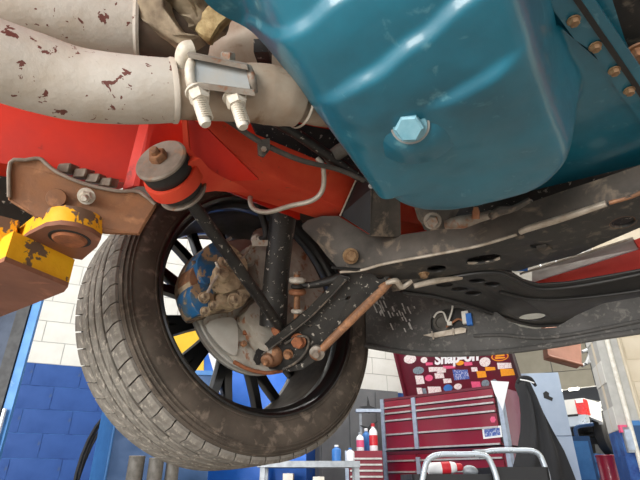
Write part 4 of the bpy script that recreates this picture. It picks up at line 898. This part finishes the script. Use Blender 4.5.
# small stickers on the drawers
def cpx(x, y, k=-.0145): return onp(x, y, TQ+tv*k, tv)
ob('sticker', prism([cpx(x, y) for x, y in ((482, 428), (501, 425.5), (502.5, 437), (483.5, 439))], -tv*.0015), 'sign_white', CH, smooth=False)
ob('sticker', prism([cpx(x, y, -.0165) for x, y in ((484, 429.5), (499.5, 427.5), (500.5, 435), (485, 437))], -tv*.001), 'sticker_blue', CH, smooth=False)
ob('sticker', prism([cpx(x, y) for x, y in ell(493, 419.5, 3, 3.4, 0, 6)], -tv*.0015), 'sticker_pink', CH, smooth=False)
# roll cabinet below
RC = thing('roll_cabinet', TQ, 'dark red roll cabinet standing under the top tool chest', 'cabinet')
zl = zs-.004
ob('cabinet_body', post_box(TQ, tu, tv, 0, TW, .012, TDp, .14, zl, .006), 'tool_red', RC)
ob('corner_post', post_box(TQ, tu, tv, TW-.03, TW+.015, -.02, .05, .12, zl, .004), 'silver_post', RC)
ob('corner_post', post_box(TQ, tu, tv, -.02, .02, -.02, .05, .12, zl, .004), 'silver_post', RC)
ob('divider_post', post_box(TQ, tu, tv, .90, .945, -.022, .02, .15, zl-.06, .004), 'silver_post', RC)
for a0, a1 in ((.05, .895), (.95, 1.295)): drawers(RC, [450, 459, 472, 486, 500, 515], a0, a1)
for a, b in ((.12, .1), (1.2, .1), (.12, .46), (1.2, .46)): ob('caster', cyl(TQ+tu*a+tv*b+U*.07-tu*.02, tu, .07, .04, 20), 'black_plastic', RC)
ob('top_lip', post_box(TQ, tu, tv, -.01, TW+.01, -.016, .02, zl-.03, zl, .003), 'tool_maroon', RC)
# small side cabinet to the left of it
q = PY(347, 452, 4.9); SQ = Vector((q.x, q.y, 0)); sz = zat(451, 4.95)
SC = thing('side_cabinet', SQ, 'small red drawer cabinet left of the large tool chest', 'cabinet')
su, sv = v2(92), v2(2)
ob('cabinet_body', post_box(SQ, su, sv, 0, .33, .012, .4, .1, sz, .005), 'tool_red', SC)
ob('corner_post', post_box(SQ, su, sv, -.02, .012, -.012, .05, .1, sz, .004), 'silver_post', SC)
for i, (ya, yb) in enumerate(((454, 460), (460, 466), (466, 472), (472, 478), (478, 486), (486, 500))):
    za, zb_ = zat(ya, SQ.y), zat(yb, SQ.y); d_ = ob('drawer', post_box(SQ, su, sv, .02, .325, -.012, .012, zb_+.003, za-.003, .003), 'tool_red', SC)
    ob('drawer_pull', post_box(SQ, su, sv, .025, .32, -.03, -.008, zb_+.003, zb_+.018, .004), 'drawer_trim', d_)
for a in (.04, .28):
    for b in (.06, .34): ob('caster', cyl(SQ+su*a+sv*b+U*.05-su*.015, su, .05, .03, 16), 'black_plastic', SC)
bottle(SQ+su*.13+sv*.10+U*sz, .036, .17, 'sign_white', 'can_gray', 'short white bottle on the small red cabinet', 'sticker_pink', 'containers on the small red cabinet')
bottle(SQ+su*.26+sv*.12+U*sz, .040, .25, 'sign_white', 'can_red', 'tall white and red spray bottle on the small red cabinet', 'can_red', 'containers on the small red cabinet')
bottle(SQ+su*.20+sv*.28+U*sz, .04, .22, 'bottle_blue', 'sign_white', 'blue bottle behind the white ones on the small red cabinet', None, 'containers on the small red cabinet')
# tool holder fixed above it
q = PY(368, 409, 5.3)
TH = thing('tool_rack', q, 'black tool rack with a blue shelf beside the tool chest', 'rack')
ob('rack_shelf', bev(obox(q+U*-.02, X1*.13, Y1*.05, U*.015), .003, 1), 'silver_post', TH)
ob('rack_post', bev(obox(Vector((q.x-.08, q.y+.03, q.z/2)), X1*.012, Y1*.012, U*q.z/2), .002, 1), 'can_gray', TH)
ob('rack_arm', bev(prism([q+Vector((x, -.02, z)) for x, z in ((-.09, .02), (-.01, .03), (0, .13), (.02, .03), (.10, .0), (.02, -.005), (.01, -.05), (-.01, -.005))], Y1*.03), .004, 1), 'black_plastic', TH)
ob('rack_arm', bev(prism([q+Vector((x, -.02, z-.22)) for x, z in ((-.09, .06), (-.01, .04), (.02, .07), (.10, .10), (.02, .02), (.05, -.06), (-.01, .0))], Y1*.03), .004, 1), 'black_plastic', TH)
# ---- black work jacket hanging on the chest corner
rowsJ = [(378, 521, 531, 4.32), (384, 520, 536, 4.28), (396, 525, 541, 4.22), (412, 527, 549, 4.18), (430, 527, 558, 4.14), (450, 524, 569, 4.10), (470, 519, 577, 4.08), (492, 513, 585, 4.06), (520, 511, 592, 4.05)]
bm = bmesh.new(); gr = []; NJ = 28
for i, (y, xa, xb, Y) in enumerate(rowsJ):
    row = []
    for k in range(NJ+1):
        t = k/NJ; p = PY(xa+(xb-xa)*t, y, Y); fold = .034*math.sin(t*15+i*.25)*min(1, i/2.5)+.10*(1-math.cos((t-.5)*math.pi))
        row.append(bm.verts.new(p+Vector((0, fold, 0))))
    gr.append(row)
for a, b in zip(gr, gr[1:]):
    for k in range(NJ): bm.faces.new((a[k], b[k], b[k+1], a[k+1]))
bm.normal_update()
geo = bmesh.ops.extrude_face_region(bm, geom=bm.faces[:])
for v in geo['geom']:
    if isinstance(v, bmesh.types.BMVert): v.co.y += .02
jz = PY(560, 520, 4.05)
JK = thing('jacket', jz, 'black work jacket hanging from the corner of the red tool chest', 'jacket')
ob('jacket_body', bm, 'cloth_black', JK)
ob('collar', tube([PY(517, 383, 4.27), PY(522, 378, 4.26), PY(530, 379, 4.26), PY(536, 386, 4.27)], [.012, .02, .02, .012], 12), 'cloth_black', JK)
ob('collar_trim', tube([PY(520, 379.5, 4.24), PY(528, 381, 4.23), PY(534, 383, 4.24)], .006, 8), 'sign_white', JK)
# ---- pale cabinet behind the jacket
q = PY(569, 420, 5.1); FQ = Vector((q.x, q.y, 0)); fzt = zat(372, 5.1); ru, rv = v2(-80), v2(10)
FG = thing('storage_locker', FQ, 'pale blue metal locker behind the black jacket', 'locker')
ob('locker_body', post_box(FQ, ru, rv, 0, .62, .02, .5, 0, fzt, .01), 'fridge_pale', FG)
zd = zat(436, 5.1)
ob('locker_door', post_box(FQ, ru, rv, .005, .615, 0, .02, zd+.006, fzt-.006, .008), 'fridge_pale', FG)
ob('locker_door', post_box(FQ, ru, rv, .005, .615, 0, .02, .08, zd-.006, .008), 'fridge_pale', FG)
def fpx(x, y): return onp(x, y, FQ-rv*.002, rv)
ob('emblem', prism([fpx(x, y) for x, y in ((543, 393), (546, 391), (549, 393), (549, 396), (553, 398), (552, 401), (544, 398))], -rv*.002), 'black_plastic', FG, smooth=False)
# ---- service cart in front
q = PY(455, 474, 2.9); CQ = Vector((q.x, q.y, 0)); zc = q.z; cu_, cv_ = v2(88), v2(-2)
CT = thing('service_cart', CQ, 'black service cart with two bent chrome handles in front of the red cabinets', 'cart')
def tray_bm(a0, a1, b0, b1, z0, z1, t=.012):
    return join(fbox(CQ, cu_, cv_, a0, a1, b0, b1, z0, z0+t), fbox(CQ, cu_, cv_, a0, a1, b0, b0+t, z0, z1), fbox(CQ, cu_, cv_, a0, a1, b1-t, b1, z0, z1), fbox(CQ, cu_, cv_, a0, a0+t, b0, b1, z0, z1), fbox(CQ, cu_, cv_, a1-t, a1, b0, b1, z0, z1))
ob('tray', tray_bm(-.235, .21, 0, .34, zc-.10, zc+.0), 'black_plastic', CT)
ob('tray', tray_bm(.215, .52, .0, .34, zc-.10, zc+.035), 'black_plastic', CT)
ob('lower_tray', tray_bm(-.235, .52, .0, .34, .2, .30), 'black_plastic', CT)
for a, b in ((-.22, .02), (.50, .02), (-.22, .32), (.50, .32)):
    ob('cart_post', tube([CQ+cu_*a+cv_*b+U*.09, CQ+cu_*a+cv_*b+U*(zc-.02)], .012, 10, sm=False), 'chrome_tube', CT)
    ob('caster', cyl(CQ+cu_*a+cv_*b+U*.05-cu_*.015, cu_, .05, .03, 16), 'black_plastic', CT)
ob('cart_handle', tube([PY(x, y, 2.88) for x, y in ((421, 490), (424, 472), (427, 462), (433, 456.5), (442, 454.5), (460, 454.5), (478, 454.5), (487, 457), (492, 465), (496, 476), (499, 490))], .0155, 14, 5), 'chrome_tube', CT)
ob('cart_handle', tube([PY(x, y, 3.0) for x, y in ((478, 456), (486, 452), (498, 450.5), (520, 450.5), (532, 451), (539, 454.5), (543, 462), (547, 474), (550, 490))], .0155, 14, 5), 'chrome_tube', CT)
ob('handle_clamp', tube([PY(474, 453.5, 2.92), PY(484, 453, 2.94)], .02, 12, sm=False), 'can_gray', CT)
ca_, cb_ = PY(428, 469, 3.0), PY(462, 467, 3.0); cd = (cb_-ca_).normalized(); cl_ = (cb_-ca_).length
SP = thing('spray_can', ca_, 'red and white spray can lying in the cart tray', 'can')
ob('can_body', lathe(ca_, cd, [(0, 0), (.028, 0), (.032, .006), (.032, cl_*.7), (.026, cl_*.8), (.018, cl_*.84), (0, cl_*.84)], 24), 'sign_white', SP)
ob('label_band', lathe(ca_, cd, [(.0324, cl_*.38), (.0328, cl_*.4), (.0328, cl_*.62), (.0324, cl_*.64)], 24), 'can_red', SP)
ob('cap', lathe(ca_+cd*cl_*.82, cd, [(0, 0), (.021, 0), (.021, cl_*.14), (.016, cl_*.18), (0, cl_*.18)], 20), 'can_red', SP)
g1 = PY(470, 471, 3.0)
ob_ = bmesh.new(); bmesh.ops.create_icosphere(ob_, subdivisions=3, radius=.04); ob_.transform(Matrix.Translation(g1) @ Matrix.Diagonal((1.1, .8, .75, 1))); lump(ob_, .012, 20)
tag(ob('shop_rag', ob_, 'can_gray'), 'crumpled grey rag beside the spray can in the cart', 'rag')

# ================================================================== next bay: pickup on its lift
hd = v2(47); sd_ = v2(137)          # heading and right-hand side of the truck
q = PY(587, 415, 9.6); TO = Vector((q.x, q.y, 0))     # rear right corner
z0 = zat(418, 9.6); zr = zat(398, 9.6); zrf = zat(378, 10.6)
TK = thing('pickup_truck', TO+U*z0, 'white pickup truck raised on a lift in the far bay', 'truck')
def tb(a0, a1, b0, b1, z0_, z1_, bv=.02): return bev(fbox(TO, -sd_, hd, a0, a1, b0, b1, z0_, z1_), bv, 2)
ob('tailgate', tb(.06, 1.9, 0, .08, z0+.06, zr, .015), 'truck_white', TK)
# bed side with a wheel arch
wr_ = .46; wb = 1.25
side = [(0.0, z0+.04), (wb-wr_-.05, z0-.02)]+[(wb+(wr_+.04)*math.cos(a), z0-.06+(wr_+.04)*math.sin(a)) for a in [math.pi-k*math.pi/10 for k in range(11)]]+[(wb+wr_+.1, z0-.02), (5.4, z0-.02), (5.4, zr), (0, zr)]
ob('bed_side', bev(prism([TO+hd*b+U*z for b, z in side], -sd_*.08), .012, 2), 'truck_white', TK)
ob('bed_side', tb(1.9, 1.98, 0, 5.4, z0, zr, .012), 'truck_white', TK)
ob('bed_floor', tb(.06, 1.92, .06, 2.0, z0+.05, z0+.12), 'truck_white', TK)
cab = [(2.0, zr-.02), (2.12, zrf-.05), (2.3, zrf), (4.0, zrf), (4.5, zr), (4.5, zr-.4), (2.0, zr-.4)]
CB = ob('cab', bev(prism([TO+hd*b+U*z-sd_*(.12) for b, z in cab], -sd_*1.74), .05, 3), 'truck_white', TK)
ob('rear_window', tb(.25, 1.73, 1.995, 2.06, zr+.02, zrf-.07, .02), 'truck_glass', CB)
ob('side_window', bev(prism([TO+hd*b+U*z-sd_*.112 for b, z in ((2.3, zr+.02), (2.34, zrf-.10), (3.9, zrf-.10), (4.2, zr+.02))], -sd_*.03), .01, 1), 'truck_glass', CB)
for a in (.74, 1.12): ob('roof_lamp', tb(a, a+.22, 1.97, 2.03, zrf-.10, zrf-.04, .01), 'lamp_lit', CB)
ob('taillight', tb(-.012, .16, -.012, .16, z0+.06, zr-.02, .02), 'tail_red', TK)
ob('taillight', tb(1.82, 1.99, -.012, .16, z0+.06, zr-.02, .02), 'tail_red', TK)
ob('reverse_lamp', tb(.01, .14, -.018, .1, z0+.28, z0+.36, .008), 'sign_white', TK)
ob('bumper', tb(-.02, 2.0, -.16, .02, z0-.14, z0+.05, .03), 'chrome_tube', TK)
ob('bumper_pad', tb(.1, 1.9, -.165, .0, z0+.03, z0+.07, .01), 'black_plastic', TK)
def truck_wheel(b, a):
    c = TO+hd*b-sd_*a+U*(z0-.18)
    w_ = ob('wheel', lathe(c, sd_, [(.2, -.24), (.38, -.24), (.43, -.20), (.43, -.05), (.38, -.0), (.25, -.01), (.24, -.04)], 32), 'rubber', TK)
    ob('wheel_disc', lathe(c-sd_*.04, sd_, [(.245, 0), (.23, .01), (.12, -.01), (.06, .03), (0, .03)], 24), 'can_gray', w_)
for b in (wb, 4.7):
    truck_wheel(b, -.0+.02); truck_wheel(b, 1.76)
ob('axle', tube([TO+hd*wb-sd_*.2+U*(z0-.2), TO+hd*wb-sd_*1.7+U*(z0-.2)], .06, 12, sm=False), 'black_chassis', TK)
ob('chassis', tb(.5, 1.5, .1, 4.6, z0-.2, z0-.02), 'black_chassis', TK)
# its lift, a runway with posts
zl_ = z0-.62
TL = thing('vehicle_lift', TO, 'blue four-post lift runways carrying the white pickup', 'lift')
ob('runway', tb(-.05, .5, -.5, 5.6, zl_-.14, zl_, .01), 'lift_blue_dark', TL)
ob('runway', tb(1.55, 2.1, -.5, 5.6, zl_-.14, zl_, .01), 'lift_blue_dark', TL)
ob('crossbeam', tb(-.4, 2.4, .0, .2, zl_-.36, zl_-.14, .01), 'lift_blue', TL)
ob('crossbeam', tb(-.4, 2.4, 4.6, 4.8, zl_-.36, zl_-.14, .01), 'lift_blue', TL)
for a, b in ((-.5, .0), (2.35, .0), (-.5, 4.6), (2.35, 4.6)): ob('lift_post', tb(a, a+.16, b, b+.2, 0, zl_+.1 if a < 0 else zl_+.7, .01), 'lift_blue_dark', TL)
ob('ramp_stop', tb(.0, .45, -.48, -.4, zl_, zl_+.14, .01), 'lift_blue', TL)
# blue machine and red drum on the floor of that bay
q = PY(581, 455, 6.6); MO = Vector((q.x, q.y, 0)); mz = zat(436, 6.6)
MC = thing('wheel_machine', MO, 'dark blue workshop machine below the raised pickup', 'machine')
ob('machine_body', post_box(MO, X1, Y1, -.16, .16, 0, .4, .04, mz, .02), 'lift_blue_dark', MC)
ob('machine_panel', post_box(MO, X1, Y1, -.12, .12, -.012, 0, mz-.5, mz-.06, .006), 'lift_blue', MC)
ob('machine_arm', tube([MO+Vector((.1, .2, mz-.02)), MO+Vector((.12, .2, mz+.12)), MO+Vector((.34, .18, mz+.16))], .025, 10), 'lift_blue_dark', MC)
ob('machine_foot', post_box(MO, X1, Y1, -.2, .2, -.04, .44, 0, .04, .005), 'black_plastic', MC)
q = PY(607, 462, 6.3); DO = Vector((q.x, q.y, 0)); dz_ = zat(455, 6.3)
DR = thing('oil_drum', DO, 'red drum half hidden beside the blue and white pier', 'drum')
ob('drum_body', lathe(DO, U, [(0, 0), (.11, 0), (.115, .02), (.11, .04), (.11, dz_*.33), (.117, dz_*.35), (.11, dz_*.37), (.11, dz_*.66), (.117, dz_*.68), (.11, dz_*.7), (.11, dz_-.03), (.116, dz_-.01), (.11, dz_), (.10, dz_-.012), (0, dz_-.012)], 28), 'tool_red', DR)
ob('drum_bung', cyl(DO+U*(dz_-.014)+X1*.07, U, .025, .02, 12), 'can_gray', DR)
# boxes screwed to the pier
for x, y, w_, h_, m_, nm, lb in ((628, 440, .035, .10, 'can_gray', 'switch_box', 'grey switch box on the blue part of the right pier'), (622, 429, .03, .03, 'sticker_pink', 'wall_notice', 'small pink notice at the top of the blue paint'), (640, 446, .035, .20, 'lift_blue', 'control_box', 'tall blue control box at the right edge of the picture')):
    c = onp(x, y, PO+pfn*.001, pfn)
    t = thing(nm, c, lb, 'box' if 'box' in nm else 'notice')
    ob('housing' if 'box' in nm else 'paper', bev(obox(c+pfn*.02, pf*w_, pfn*.02, U*h_), .004, 1), m_, t)
    if 'box' in nm: ob('cover', bev(obox(c+pfn*.042, pf*w_*.8, pfn*.003, U*h_*.8), .002, 1), 'silver_post' if nm == 'switch_box' else 'lift_blue_dark', t)
# brown board and roof truss of the next bay
q = PY(569, 352, 8.2)
BB = thing('door_panel', q, 'brown board hanging under the roof of the far bay', 'panel')
ob('board', bev(prism([PY(x, y, Y) for x, y, Y in ((548, 356, 8.2), (582, 365, 8.4), (580, 330, 8.6), (545, 322, 8.4))], Vector((.05, .3, .0))), .01, 1), 'brown_board', BB)
ob('board_edge', tube([PY(548, 356, 8.17), PY(582, 365, 8.37)], .03, 8, sm=False), 'brown_board', BB)
for x, Y in ((556, 8.35), (574, 8.5)):
    p_ = PY(x, 335, Y); ob('hanger_rod', tube([p_+Vector((.05, .1, -.2)), Vector((p_.x+.05, p_.y+.1, 4.92))], .015, 8, sm=False), 'gray_panel', BB)
RT = thing('roof_truss', PY(590, 350, 9.4), 'thin grey roof truss bars beyond the brown board', 'truss')
for a, b in (((582, 352, 9.4), (612, 340, 9.8)), ((582, 366, 9.4), (606, 352, 9.8)), ((586, 364, 9.4), (594, 340, 9.6)), ((596, 358, 9.6), (588, 340, 9.5))):
    ob('truss_bar', tube([PY(*a), PY(*b)], .03, 8, sm=False), 'gray_panel', RT)
# ceiling tubes that light the shop
for i, (x, y, lb) in enumerate(((0.2, 4.4, 'left strip light on the ceiling above the tool chest'), (2.4, 4.6, 'right strip light on the ceiling above the tool chest'), (6.0, 8.6, 'strip light on the ceiling above the white pickup'))):
    t = thing('ceiling_light', Vector((x, y, 4.9)), lb, 'light', 'ceiling strip lights')
    ob('fixture', bev(slabz(x-.1, x+.1, y-.75, y+.75, 4.82, 4.9), .005, 1), 'sign_white', t)
    ob('light_tube', tube([(x, y-.7, 4.80), (x, y+.7, 4.80)], .02, 10, sm=False), 'lamp_lit', t)
